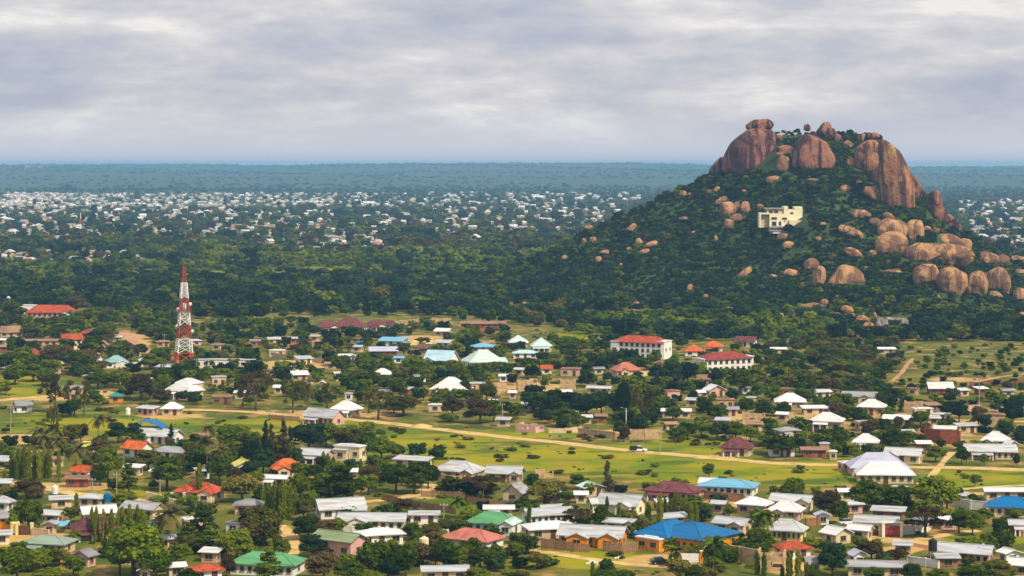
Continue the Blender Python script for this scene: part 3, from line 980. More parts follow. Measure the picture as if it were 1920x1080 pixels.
H(1845, 1945, 933, 971, 'hip', 'b', 'c', -8, 'vivid blue roofed cream house', 'cut by the edge of the photo', q=.6, win=6)
H(1842, 1930, 924, 938, 'gable', 'w', 's', 0, 'white roof strip', 'behind the vivid blue roofed cream house', q=.3)
H(1630, 1702, 951, 977, 'shed', 'z', 'b', -10, 'long plank roofed house', 'behind the red gated house', q=.5)
H(1598, 1690, 968, 1006, 'gable', 'z', 'c', -10, 'cream house with a red gate', 'beside a wide umbrella tree', q=.4, h=3.0, ext=[(.42, -.35, .25, .5, 'flat', 1.0, 'w', 'w')])
H(1536, 1600, 988, 1022, 'gabley', 'w', 's', 22, 'twin slabbed gable house', 'with bare sandy gable wall', q=.9)
H(1586, 1640, 984, 1014, 'gable', 'w', 's', -16, 'small twin of the slabbed house', 'with two windows by the yard', q=.6)
H(1448, 1524, 1016, 1050, 'hip', 'ro', 'w', 8, 'rust red hipped house', 'behind tall cypress spikes', q=.7)
H(1588, 1628, 1031, 1062, 'gabley', 'l', 'w', 10, 'blue grey gable', 'beside the big round dark tree', q=.8)
H(1582, 1700, 1052, 1084, 'gable', 'g', 's', -6, 'grey roofed house with wide gable', 'at the lower frame edge', q=.4)
H(1744, 1868, 1021, 1060, 'gable', 'z', 'p', -14, 'long zinc roofed pink house', 'with a rooftop water tank', q=.4, win=8, ext=[(.3, .3, .3, .9, 'gabley', 1.0)])
H(1752, 1800, 1046, 1066, 'shed', 'z', 'b', 0, 'low zinc shed', 'in front of the long pink house', q=.5)
H(1868, 1916, 1032, 1058, 'gabley', 'w', 'w', 14, 'small white gabled annex', 'next to the long pink house')
H(1888, 1945, 975, 1003, 'gable', 'z', 'b', -6, 'brown house with zinc roof', 'cut by the frame below the vivid blue roof', q=.5)
H(1526, 1558, 962, 984, 'gabley', 'l', 'w', 0, 'tiny white gabled hut', 'under the brown crowned trees')
H(1418, 1476, 1030, 1072, 'none', None, 't', -8, 'sandy unfinished house', 'behind the cypress spikes', h=4)
H(1502, 1542, 1043, 1078, 'gable', 'dg', 's', 12, 'dull grey gable', 'beside the cypress spikes')
H(1890, 1945, 1046, 1082, 'gable', 'w', 's', -10, 'bright roof corner', 'at the lower corner of the frame', q=.5)
H(1206, 1394, 982, 1040, 'hip', 'b', 'o', -41, 'great blue roofed house', 'with orange walls and a porch full of benches', q=.95, win=8, h=3.0, porch=.0, ext=[(-.34, -.16, .58, .95, 'hip', .97), (-.3, -.62, .42, .3, 'flat', .85, 'w', 'o')])
H(1042, 1182, 987, 1028, 'gable', 'z', 'o', -10, 'orange walled house with zinc roof', 'behind the brown plank fence', q=.42, win=7, ext=[(-.18, -.5, .34, .6, 'gabley', .92), (.32, -.42, .32, .7, 'gabley', .95)])
H(976, 1086, 980, 1012, 'hip', 'w', 's', 8, 'blazing white hipped roof', 'joined to the orange walled house', q=.6)
H(1116, 1214, 926, 967, 'gable', 'z', 'l', -16, 'lemon cream house with two gables', 'behind tall cypress columns', q=.5, ext=[(.22, -.5, .36, .9, 'gabley', 1.0)])
H(1100, 1150, 934, 962, 'gable', 'z', 'l', 10, 'pale zinc wing', 'behind a flat crowned dark tree', q=.6)
H(972, 1082, 953, 986, 'gable', 'z', 'w', 12, 'broad putty roofed house', 'with dormer and white walls', q=.55, win=7, ext=[(.2, .5, .5, .5, 'gable', 1.2)])
H(1128, 1200, 979, 1000, 'gable', 'z', 's', -12, 'zinc roofed outhouse', 'behind the orange walled house', q=.5, ext=[(.4, -.3, .3, .8, 'gabley', 1.0)])
H(1222, 1292, 965, 990, 'gable', 'z', 's', 16, 'pale zinc slab house', 'between cypresses above the great blue roof', q=.6)
H(1334, 1414, 971, 1004, 'gable', 'z', 's', -20, 'crossed zinc roof house', 'behind the great blue roof', q=.55, ext=[(.25, -.35, .4, .6, 'gabley', 1.0)])
H(1080, 1136, 905, 932, 'gabley', 'pg', 's', 14, 'pale teal gable', 'at the foot of the lone dark conifer', q=.8)
H(1075, 1104, 929, 944, 'gable', 'w', 's', 0, 'little white shed roof', 'in front of the pale teal gable')
H(1004, 1038, 879, 897, 'none', None, 't', 0, 'low tan shell', 'on the pasture behind zinc houses')
H(908, 986, 875, 905, 'gable', 'z', 't', -8, 'light zinc house', 'on the edge of the pasture', q=.5, ext=[(.35, -.3, .3, .6, 'gabley', .95)])
H(938, 996, 905, 943, 'gabley', 'g', 's', -24, 'dark gabled zinc house', 'with a bare gable beside the picket fence', q=.9)
H(808, 914, 866, 902, 'hip', 'z', 't', -14, 'tan house with grey crossed roof', 'behind a tan yard wall', q=.65, ext=[(.38, -.35, .3, .8, 'gabley', .95)])
H(735, 814, 857, 879, 'shed', 'z', 's', -12, 'sandy block with shed roof', 'at the end of the tree line', q=.4)
H(556, 630, 842, 870, 'gable', 'z', 'p', -14, 'pink arched villa', 'with grey roof and dark porch', q=.6, porch=.6, ext=[(-.34, -.1, .3, .9, 'shed', 1.0)])
H(622, 693, 834, 866, 'flat', 'w', 'c', -16, 'cream flat topped villa', 'joined to the pink arched villa', q=.5, h=4.0, ext=[(-.2, -.4, .5, .6, 'shed', .8, 'z')])
H(498, 577, 862, 896, 'hip', 'o', 's', 12, 'bright orange roofed house', 'under the pink arched villa', ext=[(-.22, -.4, .4, .6, 'gabley', .95)])
H(489, 546, 893, 914, 'gable', 'w', 's', -8, 'white roof half buried in trees', 'below the bright orange roofed house', q=.5)
H(640, 672, 887, 900, 'shed', 'w', 's', 0, 'small white box', 'among the dark tree line', q=.6)
H(585, 690, 936, 974, 'gable', 'z', 'w', 10, 'white house with sweeping zinc roof', 'behind a dark round bush', q=.6, ext=[(.3, -.3, .4, .7, 'gable', .85)])
H(631, 766, 963, 996, 'gable', 'z', 'l', -4, 'long lemon house with chimney', 'facing the white garden wall', q=.33, win=8, ext=[(-.22, -.5, .3, .7, 'gabley', .96)])
H(765, 826, 970, 983, 'shed', 'z', 'w', 0, 'low white outbuilding', 'beside the long lemon house', q=.25)
H(870, 984, 962, 1003, 'hip', 'gn', 'bl', -12, 'green roofed house with teal trim', 'beside white gables', q=.6, win=6, ext=[(.4, -.25, .28, .9, 'gabley', 1.05, 'pg', 'w')])
H(905, 966, 955, 972, 'gable', 'w', 's', 0, 'white ridge', 'behind the green roofed teal house', q=.4)
H(822, 950, 993, 1036, 'hip', 'pk', 'w', -18, 'big salmon roofed house', 'behind a row of dark bushes', q=.65)
H(580, 692, 998, 1054, 'gable', 'sg', 'p', -20, 'sage green roofed house', 'with a pair of windows in its gable', q=.5, h=4.2)
H(660, 762, 996, 1024, 'hip', 'w', 'w', 10, 'dazzling white roof', 'behind the sage green roofed house', q=.55)
H(786, 882, 1066, 1092, 'gable', 'z', 's', 6, 'pale roof by the frame', 'below a row of dark bushes', q=.4)
H(428, 576, 1037, 1082, 'hip', 'gn', 'w', -8, 'bright green roofed house', 'at the lower frame edge', q=.55, win=8)
H(348, 424, 1060, 1092, 'hip', 'ro', 'w', 10, 'rust roof by the frame', 'left of the bright green roofed house')
H(306, 352, 1057, 1084, 'gable', 'w', 's', 12, 'white lean roof by the frame', 'in front of the big green tree')
H(258, 288, 1067, 1090, 'gabley', 'w', 's', 0, 'tiny white roof by the frame', 'under the big green tree')
H(384, 408, 1001, 1018, 'gabley', 'w', 'w', 10, 'small white hut', 'in the green gap by the garden track')
H(134, 184, 1031, 1064, 'gabley', 'dg', 'p', -14, 'dusty rose gable', 'by the grey green roofed house', q=.8)
H(38, 144, 1005, 1041, 'hip', 'gg', 's', -8, 'grey green roofed house', 'on the sandy yard', q=.65, win=6)
H(126, 224, 966, 1014, 'hip', 'm', 's', 14, 'maroon house with columns', 'behind tall cypress columns', q=.65, porch=.7)
H(78, 110, 979, 1002, 'gabley', 'g', 's', 0, 'plain sandy gable', 'beside the large dark tree')
H(76, 122, 957, 984, 'gable', 'z', 's', -10, 'grey slab house', 'beside a dark round bush', q=.6)
H(146, 222, 949, 982, 'gable', 'w', 'w', 14, 'bright white sheet house', 'behind the maroon house with columns', q=.5)
H(224, 312, 942, 974, 'gable', 'g', 's', -14, 'big grey gabled house', 'behind cypress columns', q=.55)
H(146, 204, 930, 952, 'hip', 'z', 's', -8, 'zinc hipped cottage', 'behind the bright white sheet house')
H(90, 140, 934, 954, 'shed', 'z', 's', 8, 'zinc lean house', 'on the lawn', q=.5)
H(-14, 28, 929, 960, 'hip', 'z', 'w', -10, 'zinc roofed white house', 'cut by the frame above the large dark tree')
H(-12, 25, 898, 922, 'gable', 'z', 's', 0, 'grey roof at the frame', 'above the zinc roofed white house')
H(-12, 26, 956, 990, 'gable', 'dg', 's', 10, 'dim grey gable at the frame', 'below the zinc roofed white house')
H(-12, 30, 855, 880, 'gable', 'z', 'y', -10, 'zinc roof with mustard wall', 'cut by the frame beside the cypress grove')
H(326, 424, 906, 942, 'hip', 'ro', 'c', -10, 'red orange hipped house', 'behind a cream yard wall', q=.6, ext=[(.3, -.4, .35, .6, 'gabley', .95)])
H(128, 184, 870, 902, 'gable', 'o', 'w', -18, 'orange roof with white gable', 'behind the brown tin shed', q=.6)
H(120, 170, 894, 914, 'shed', 'ru', 'r', 0, 'brown tin shed', 'at the village track', q=.4)
H(140, 188, 826, 852, 'shed', 'ly', 's', -12, 'lime yellow roofed house', 'behind palms', q=.6)
H(226, 290, 828, 858, 'gable', 'o', 'w', -20, 'vivid orange roof', 'with bright white gable under the palms', q=.7)
H(284, 360, 838, 864, 'hip', 'g', 'w', -14, 'long grey roofed house', 'beside the vivid orange roof', q=.5)
H(228, 272, 870, 892, 'shed', 'w', 's', -12, 'white sloping roof', 'between dark trees', q=.4)
H(430, 486, 862, 890, 'gabley', 'ly', 'w', 14, 'pale lime gable', 'among palms', q=.8)
H(246, 312, 788, 830, 'vault', 'b', 'w', -6, 'blue barrel roofed hall', 'behind the field palms', q=.6, h=4.4)
H(258, 348, 805, 834, 'gable', 'z', 'w', -16, 'white fronted house with zinc roof', 'before the blue barrel hall', q=.5, ext=[(-.3, -.5, .35, .7, 'gabley', .96)])
H(360, 400, 812, 832, 'gable', 'ru', 's', 0, 'sandy roadside hut', 'beside the white fronted house')
H(96, 122, 858, 876, 'gable', 'ru', 's', 0, 'small sandy hut', 'behind the slim cypress')

# ---- small block houses that fill the hillside quarter and the gaps between the named ones
_hr = random.Random(44)
_RN = {'w': 'white', 'z': 'zinc', 'ru': 'rusty', 'dg': 'dull grey', 'l': 'lilac grey'}
_WN = {'t': 'tan', 's': 'sandy', 'p': 'pink', 'b': 'brown', 'c': 'cream', 'r': 'red brown', 'w': 'white walled'}


def huts(x0, x1, y0, y1, n, wm=(5, 10)):
    k = 0
    for _ in range(n * 14):
        if k >= n:
            return
        px, py = _hr.uniform(x0, x1), _hr.uniform(y0, y1)
        w = _hr.uniform(*wm) * FPX / flatY(py)
        hh = w * _hr.uniform(.36, .5)
        a, b, t = px - w / 2, px + w / 2, py - hh
        q = np.array([px]), np.array([py])
        if zone(Z_LUSH, *q)[0] > .4 or any(min(b, H1) > max(a, H0) - 3 and min(py, YB) > max(t, YT) - 4 for H0, H1, YT, YB in HOUSES):
            continue
        rd = [r for P_, _w in ROADS for r in P_ if a - 4 < r[0] < b + 4 and t < r[1] < py + 6]
        if rd:
            continue
        rc, wc, kd = _hr.choice(['w', 'w', 'z', 'z', 'ru', 'dg', 'l']), _hr.choice('ttsssppbcrw'), _hr.choice(['gable', 'gable', 'hip', 'shed', 'shed', 'flat'])
        nn = 'lean-to' if kd == 'shed' else 'block hut' if kd == 'flat' else 'gabled hut' if kd == 'gable' else 'hipped hut'
        lab = place_label(f'small {_RN[rc]} roofed {_WN[wc]} {nn}', px, py)
        d_, p_ = lab.split(nn)[0] + nn, lab.split(nn, 1)[1].strip()
        USED.pop(lab, None)
        if lab in [l_ for l_ in USED]:
            continue
        m0 = len(MARKS)
        house(a, b, t, py, kd, rc, wc, _hr.choice([-14, -8, 0, 8, 14]), d_, p_, q=.7, name='block_house')
        del MARKS[m0:]
        k += 1


huts(1440, 1915, 735, 862, 46)
huts(1230, 1445, 705, 812, 22)
huts(940, 1150, 700, 800, 18)
huts(560, 940, 690, 770, 14)
huts(0, 420, 640, 752, 14)
huts(480, 960, 630, 690, 8)
huts(0, 480, 850, 1060, 14, (5, 8))
huts(1440, 1915, 930, 1070, 14, (4, 7))
huts(960, 1440, 935, 1060, 10, (4, 7))
# ------------------------------------------------------------------ granite
def rockmat(name, ca, cb, cs, lichen=0.0):
    m = bpy.data.materials.new(name)
    m.use_nodes = True
    t = m.node_tree
    L = t.links.new
    b = t.nodes['Principled BSDF']
    b.inputs['Roughness'].default_value = .9
    b.inputs['Specular IOR Level'].default_value = .15
    geo = N(t, 'ShaderNodeNewGeometry')

    def noi(scale, st, det=5, loc=(0, 0, 0)):
        mp = N(t, 'ShaderNodeMapping')
        mp.inputs['Scale'].default_value = st
        mp.inputs['Location'].default_value = loc
        L(geo.outputs['Position'], mp.inputs[0])
        n_ = N(t, 'ShaderNodeTexNoise')
        n_.inputs['Scale'].default_value = scale
        n_.inputs['Detail'].default_value = det
        n_.inputs['Roughness'].default_value = .6
        n_.inputs['Distortion'].default_value = .4
        L(mp.outputs[0], n_.inputs['Vector'])
        return n_.outputs[0]

    def ramp(src, lo, hi):
        x = N(t, 'ShaderNodeMapRange', interpolation_type='SMOOTHSTEP')
        x.inputs['From Min'].default_value, x.inputs['From Max'].default_value = lo, hi
        L(src, x.inputs[0])
        return x.outputs[0]

    def mixc(fac, a, c):
        x = N(t, 'ShaderNodeMix', data_type='RGBA')
        L(fac, x.inputs[0])
        for k, s_ in ((6, a), (7, c)):
            if isinstance(s_, tuple):
                x.inputs[k].default_value = (*s_, 1)
            else:
                L(s_, x.inputs[k])
        return x.outputs[2]
    nb = noi(.35, (1, 1, 1))
    vo = N(t, 'ShaderNodeTexVoronoi', feature='DISTANCE_TO_EDGE')
    vm = N(t, 'ShaderNodeMapping')
    vm.inputs['Scale'].default_value = (1, 1, .45)
    wv = N(t, 'ShaderNodeMix', data_type='RGBA', blend_type='ADD')
    wv.inputs[0].default_value = 5.0
    wn = N(t, 'ShaderNodeTexNoise')
    wn.inputs['Scale'].default_value = .14
    wn.inputs['Detail'].default_value = 4
    L(geo.outputs['Position'], wn.inputs['Vector'])
    L(geo.outputs['Position'], wv.inputs[6])
    L(wn.outputs['Color'], wv.inputs[7])
    L(wv.outputs[2], vm.inputs[0])
    L(vm.outputs[0], vo.inputs['Vector'])
    vo.inputs['Scale'].default_value = .05
    cm_ = N(t, 'ShaderNodeMath', operation='MAXIMUM')
    L(ramp(vo.outputs['Distance'], .004, .022), cm_.inputs[0])
    L(ramp(noi(.08, (1, 1, 1), 3, (5, 5, 5)), .56, .44), cm_.inputs[1])
    crack = cm_.outputs[0]
    c = mixc(ramp(nb, .35, .65), ca, cb)
    c = mixc(ramp(noi(.17, (1, 1, .10)), .45, .54), c, cs)          # water streaks down the faces
    c = mixc(ramp(noi(.09, (1, 1, .5), 6, (3, 0, 9)), .55, .7), c, tuple(x * .62 for x in ca))
    if lichen:
        k = N(t, 'ShaderNodeMath', operation='MULTIPLY')
        L(ramp(noi(.10, (1, 1, .6), 4, (11, 4, 2)), .54, .64), k.inputs[0])
        k.inputs[1].default_value = lichen
        c = mixc(k.outputs[0], c, (.42, .30, .06))
    c = mixc(crack, tuple(x * .5 for x in ca), c)                     # joints in the granite
    L(c, b.inputs['Base Color'])
    hg = N(t, 'ShaderNodeMath', operation='MULTIPLY_ADD')
    L(crack, hg.inputs[0])
    hg.inputs[1].default_value = .8
    L(nb, hg.inputs[2])
    bp = N(t, 'ShaderNodeBump')
    bp.inputs['Strength'].default_value = .8
    bp.inputs['Distance'].default_value = 1.4
    L(hg.outputs[0], bp.inputs['Height'])
    L(bp.outputs[0], b.inputs['Normal'])
    return m


R_DOME = rockmat('granite_dome', (.25, .105, .07), (.33, .155, .10), (.07, .03, .035))
R_LICH = rockmat('granite_lichen', (.31, .13, .065), (.39, .19, .10), (.10, .045, .04), .75)
R_BLD = rockmat('granite_boulder', (.37, .20, .095), (.50, .285, .14), (.19, .10, .06))
R_GREY = rockmat('granite_grey', (.26, .23, .22), (.34, .30, .28), (.20, .17, .16))
ROCKS = []


def boulder(poly, label, m, Y=None, depth=.8, cat='boulder', name='boulder', sink=.0, seed=0, marker=None, nt_=40, nl=13, rough=.065, group=None):
    poly = np.array(poly, float)
    cx, cy = poly.mean(0)
    rx = (poly[:, 0].max() - poly[:, 0].min()) / 2
    ry = (poly[:, 1].max() - poly[:, 1].min()) / 2
    cx, cy = (poly[:, 0].max() + poly[:, 0].min()) / 2, (poly[:, 1].max() + poly[:, 1].min()) / 2
    if Y is None:
        _, Y = ray(cx, poly[:, 1].max() - ry * .25)
        Y += .40 * min(rx, ry) / FPX * Y
    s = Y / FPX
    # outline radius by angle
    q = poly - (cx, cy)
    ang = np.arctan2(q[:, 1], q[:, 0])
    rad = np.hypot(q[:, 0], q[:, 1])
    od = np.argsort(ang)
    ang, rad = ang[od], rad[od]
    th = np.linspace(-math.pi, math.pi, nt_, endpoint=False)
    # intersect the ray with the polygon edges
    Rt = np.zeros(nt_)
    a2, r2 = np.append(ang, ang[0] + 2 * math.pi), np.append(rad, rad[0])
    for i, t in enumerate(th):
        t_ = t if t >= ang[0] else t + 2 * math.pi
        k = min(max(np.searchsorted(a2, t_) - 1, 0), len(ang) - 1)
        p, p2 = np.array([r2[k] * math.cos(a2[k]), r2[k] * math.sin(a2[k])]), np.array([r2[k + 1] * math.cos(a2[k + 1]), r2[k + 1] * math.sin(a2[k + 1])])
        d = np.array([math.cos(t), math.sin(t)])
        e = p2 - p
        den = d[0] * e[1] - d[1] * e[0]
        Rt[i] = (p[0] * e[1] - p[1] * e[0]) / den if abs(den) > 1e-6 else r2[k]
    Rt = np.clip(Rt, min(rad) * .6, max(rad) * 1.1)
    Rt = .25 * np.roll(Rt, 1) + .5 * Rt + .25 * np.roll(Rt, -1)
    D = depth * (rx + ry) / 2 * s
    c0 = Vector(((cx - 960) * s, Y, HC - (cy - YH) * s))
    vs = [(0, -D, 0)]
    for j in range(1, nl):
        ph = -math.pi / 2 + math.pi * j / nl
        cf, sf = abs(math.cos(ph)) ** .62, math.copysign(abs(math.sin(ph)) ** .9, ph)
        for i, t in enumerate(th):
            vs.append((Rt[i] * math.cos(t) * s * cf, D * sf, -Rt[i] * math.sin(t) * s * cf))
    vs.append((0, D, 0))
    R0 = (rx + ry) / 2 * s
    out = []
    rg_ = random.Random(seed * 13 + 5)
    cuts = []
    for _ in range(5 if nl < 16 else 3):
        nv = Vector((rg_.uniform(-.8, .8), rg_.uniform(-1.4, -.5), rg_.uniform(-.6, .9))).normalized()
        cuts.append((nv, rg_.uniform(.72, .9)))
    A = (rx * s, D, ry * s)
    for x, y, z in vs:
        pv = Vector((x / A[0], y / A[1], z / A[2]))
        for nv, dd in cuts:
            q_ = pv.dot(nv) - dd
            if q_ > 0:
                pv -= nv * q_ * .85
        x, y, z = pv.x * A[0], pv.y * A[1], pv.z * A[2]
        n1 = noise.noise((x / R0 * 1.5 + seed * 3.1, y / R0 * 1.5, z / R0 * 1.5 + seed))
        n2 = noise.noise((x / R0 * 4 + seed, y / R0 * 4, z / R0 * 4 - seed))
        k = 1 + rough * (n1 * 1.6 + n2 * .8)
        k2 = 1 + rough * (n1 * 4 + n2 * 2)
        out.append((x * k, y * k2, z * k))
    fs = [(0, 1 + (i + 1) % nt_, 1 + i) for i in range(nt_)]
    for j in range(nl - 2):
        a = 1 + j * nt_
        for i in range(nt_):
            fs.append((a + i, a + (i + 1) % nt_, a + nt_ + (i + 1) % nt_, a + nt_ + i))
    e = len(out) - 1
    a = e - nt_
    fs += [(e, a + i, a + (i + 1) % nt_) for i in range(nt_)]
    me = MB().add(out, fs).mesh(name, m, smooth=True)
    o = obj(name, me, None, c0)
    tag(o, label, cat, group)
    USED[label] = 1
    ROCKS.append((cx, cy, rx, ry, Y))
    if marker:
        mark(cx, cy, marker)
    return o


def z1(pts):
    return [(1300 + x * .29167, 200 + y * .29167) for x, y in pts]


def ell(cx, cy, rx, ry, rot=0, seed=0, n=14, sq=2.4):
    c, s_ = math.cos(math.radians(rot)), math.sin(math.radians(rot))
    rg = random.Random(seed)
    P = []
    for i in range(n):
        t = 2 * math.pi * i / n
        k = (abs(math.cos(t)) ** sq + abs(math.sin(t)) ** sq) ** (-1 / sq) * rg.uniform(.9, 1.07)
        x, y = rx * k * math.cos(t), ry * k * math.sin(t)
        P.append((cx + x * c - y * s_, cy + x * s_ + y * c))
    return P


boulder(z1([(170, 425), (190, 330), (235, 235), (290, 185), (345, 150), (430, 135), (512, 140), (530, 200), (534, 300), (530, 380), (470, 430), (330, 450)]), 'huge streaked granite dome on the shoulder of the hill, under a flat cap rock', R_DOME, None, .75, 'rock dome', 'rock_dome', seed=1, marker='the huge streaked dome', nt_=64, nl=22, rough=.035)
boulder(z1([(338, 150), (342, 110), (395, 84), (480, 78), (512, 98), (516, 135), (480, 152), (400, 152)]), 'flat cap rock perched on top of the huge streaked dome', R_DOME, None, .8, seed=2, marker='the cap rock')
boulder(z1([(330, 185), (345, 150), (385, 140), (405, 155), (370, 175), (345, 190)]), 'small ledge stone wedged under the flat cap rock', R_BLD, None, .6, seed=3)
boulder(z1([(95, 425), (115, 385), (160, 335), (188, 320), (190, 380), (175, 435), (120, 440)]), 'dark ledge rock at the foot of the huge streaked dome', R_DOME, None, .8, seed=4)
boulder(z1([(628, 390), (636, 300), (670, 225), (712, 172), (780, 190), (860, 225), (892, 290), (915, 340), (895, 400), (820, 430), (700, 430)]), 'rounded pinkish dome in the middle of the hilltop', R_DOME, None, .7, 'rock dome', 'rock_dome', seed=5, marker='the rounded middle dome', nt_=56, nl=18, rough=.03)
boulder(z1([(1045, 400), (1042, 330), (1050, 262), (1085, 228), (1150, 210), (1186, 215), (1192, 280), (1198, 360), (1165, 420), (1120, 450)]), 'lichen stained slab standing beside the tallest cliff', R_LICH, None, .7, 'rock dome', 'rock_dome', seed=6, marker='the lichen stained slab', nt_=48, nl=16)
boulder(z1([(1184, 215), (1200, 205), (1255, 220), (1315, 275), (1365, 355), (1400, 425), (1422, 540), (1422, 715), (1330, 715), (1240, 665), (1205, 600), (1195, 500), (1196, 360)]), 'tallest orange cliff of the hill with yellow lichen', R_LICH, None, .62, 'rock dome', 'rock_dome', seed=7, marker='the tallest orange cliff', nt_=64, nl=22, rough=.03)
boulder(z1([(1130, 470), (1150, 420), (1195, 370), (1200, 480), (1190, 505), (1150, 490)]), 'purple wedge rock under the lichen stained slab', R_DOME, None, .7, seed=8)
boulder(z1([(1398, 440), (1420, 440), (1460, 500), (1482, 540), (1470, 590), (1425, 606), (1405, 540)]), 'narrow slab leaning on the back of the tallest cliff', R_DOME, None, .8, seed=9)
boulder(z1([(1495, 690), (1497, 610), (1520, 560), (1558, 525), (1588, 565), (1610, 640), (1628, 700), (1620, 760), (1560, 735)]), 'separate red pinnacle beyond the tallest cliff', R_DOME, None, .8, seed=10, marker='the red pinnacle', nt_=48, nl=16)
boulder(z1([(1615, 700), (1650, 690), (1700, 740), (1742, 800), (1720, 818), (1660, 775), (1625, 770)]), 'low sloping rock trailing from the red pinnacle', R_DOME, None, .9, seed=11)
boulder(z1([(785, 190), (795, 150), (835, 100), (885, 98), (886, 150), (872, 212), (820, 205)]), 'jagged summit rock at the very top of the hill', R_DOME, 1500, .8, seed=12, marker='the jagged summit rock')
boulder(z1([(868, 215), (872, 140), (895, 130), (925, 175), (962, 190), (955, 238), (895, 246)]), 'split summit rock leaning against the jagged one', R_DOME, None, .8, seed=13)
boulder(z1(ell(732, 135, 24, 24, 0, 14)), 'small round stone on the summit among dark bushes', R_DOME, 1502, .9, seed=14)
boulder(z1(ell(775, 178, 26, 20, 20, 15)), 'stone at the base of the jagged summit rock', R_DOME, None, .9, seed=15)
boulder(z1([(1050, 235), (1058, 190), (1080, 172), (1108, 175), (1095, 220), (1065, 242)]), 'leaning summit stone before the last crest block', R_DOME, None, .8, seed=16)
boulder(z1([(1118, 207), (1126, 172), (1160, 164), (1196, 172), (1198, 202), (1150, 210)]), 'loaf shaped block crowning the tallest cliff', R_DOME, None, .9, seed=17)
boulder(z1([(955, 275), (968, 230), (990, 212), (1022, 232), (1034, 262), (1000, 276)]), 'tan summit stone over the dark gully', R_BLD, None, .9, seed=18)
boulder(z1(ell(1016, 356, 36, 32, 10, 19)), 'tan stone at the mouth of the dark gully', R_BLD, None, .9, seed=19)
boulder(z1([(530, 290), (540, 255), (600, 245), (652, 265), (640, 310), (580, 320)]), 'flat ledge rock between the two western domes', R_DOME, None, .9, seed=20)
boulder(z1([(532, 400), (540, 340), (570, 310), (612, 325), (628, 370), (605, 430), (580, 440)]), 'pale upright stone at the foot of the gap between domes', R_BLD, None, .8, seed=21)
boulder(z1(ell(562, 308, 30, 20, 0, 22)), 'small stone resting on the pale upright stone', R_BLD, None, .9, seed=22)
boulder(z1(ell(556, 200, 24, 20, 0, 23)), 'stone half hidden in bushes behind the cap rock', R_DOME, None, .9, seed=23)
boulder(z1([(1082, 545), (1108, 512), (1180, 503), (1212, 545), (1222, 600), (1212, 640), (1155, 600), (1110, 570)]), 'tan block propped against the foot of the tallest cliff', R_BLD, None, .7, seed=24, marker='the propped tan block')

# the house halfway up the hill
hx, hY = ray(1469, 433)
sH = hY / FPX


def hpx(px, py):
    return (px - 960) * sH - hx, HC - (py - YH) * sH


def hill_house():
    z0 = float(terrain(hx, hY)) - 1.0
    root = thing('hill_house', 'modern cream villa of stacked blocks on the hillside below the granite domes', 'villa', (hx, hY, 0))
    mark(1467, 405, 'the cream hillside villa')

    def blk(nm, x0, y0, x1, y1, d, m, yo=0.0, par=None, foot=False):
        (a, zt), (b, zb) = hpx(x0, y0), hpx(x1, y1)
        if foot:
            zb -= 3
        return obj(nm, MB().box((a + b) / 2, yo + d / 2, (zt + zb) / 2, b - a, d, zt - zb).mesh(nm, m), par or root)
    lem, cr, gr = WALL['l'], WALL['c'], WALL['g']
    t = blk('tower_block', 1470, 393, 1505, 427, 11, lem, 1, foot=True)
    blk('parapet', 1470, 387, 1478, 393, 11.3, lem, .9)
    blk('parapet', 1491, 387.6, 1505, 393, 11.3, lem, .9)
    blk('middle_block', 1443, 401, 1470, 427, 10, lem, 0, foot=True)
    blk('roof_pavilion', 1439, 392, 1469, 401, 8, WALL['s'], 2)
    blk('flat_roof', 1434, 390, 1470, 392, 10.5, ROOF['g'], 1)
    blk('side_wing', 1424, 399, 1443, 402, 9, lem, .5)
    blk('side_wing', 1424, 402, 1427, 418, 9, lem, .5, foot=True)
    blk('side_wing', 1427, 404, 1443, 418, 6, WALL['s'], 3, foot=True)
    blk('annex', 1479, 413, 1510, 427, 6, cr, -4, foot=True)
    blk('terrace_slab', 1441, 424, 1476, 427, 7, ROOF['g'], -7)
    blk('terrace_slab', 1439, 430, 1477, 433, 8, ROOF['g'], -9)
    blk('retaining_wall', 1442, 433, 1474, 438, 6, gr, -7.5)
    blk('terrace_wall', 1446, 433, 1471, 437, 1, WALL['w'], -8.6)
    for x0, y0, x1, y1 in ((1446, 407, 1457, 412), (1466, 408, 1476, 412), (1482, 398, 1488, 401.5), (1447, 415, 1456, 424), (1460, 415, 1465, 423), (1442, 394, 1450, 400), (1452, 394, 1460, 400)):
        (a, zt), (b, zb) = hpx(x0, y0), hpx(x1, y1)
        yy = (1.96 if y0 < 395 else .96 if x0 >= 1470 else -.04)
        w_ = obj('window', MB().box(0, 0, 0, b - a, .12, zt - zb).mesh('window', M_FRAME), root, ((a + b) / 2, yy, (zt + zb) / 2))
        obj('pane', MB().box(0, -.06, 0, (b - a) * .88, .06, (zt - zb) * .84).mesh('pane', M_PANE), w_)


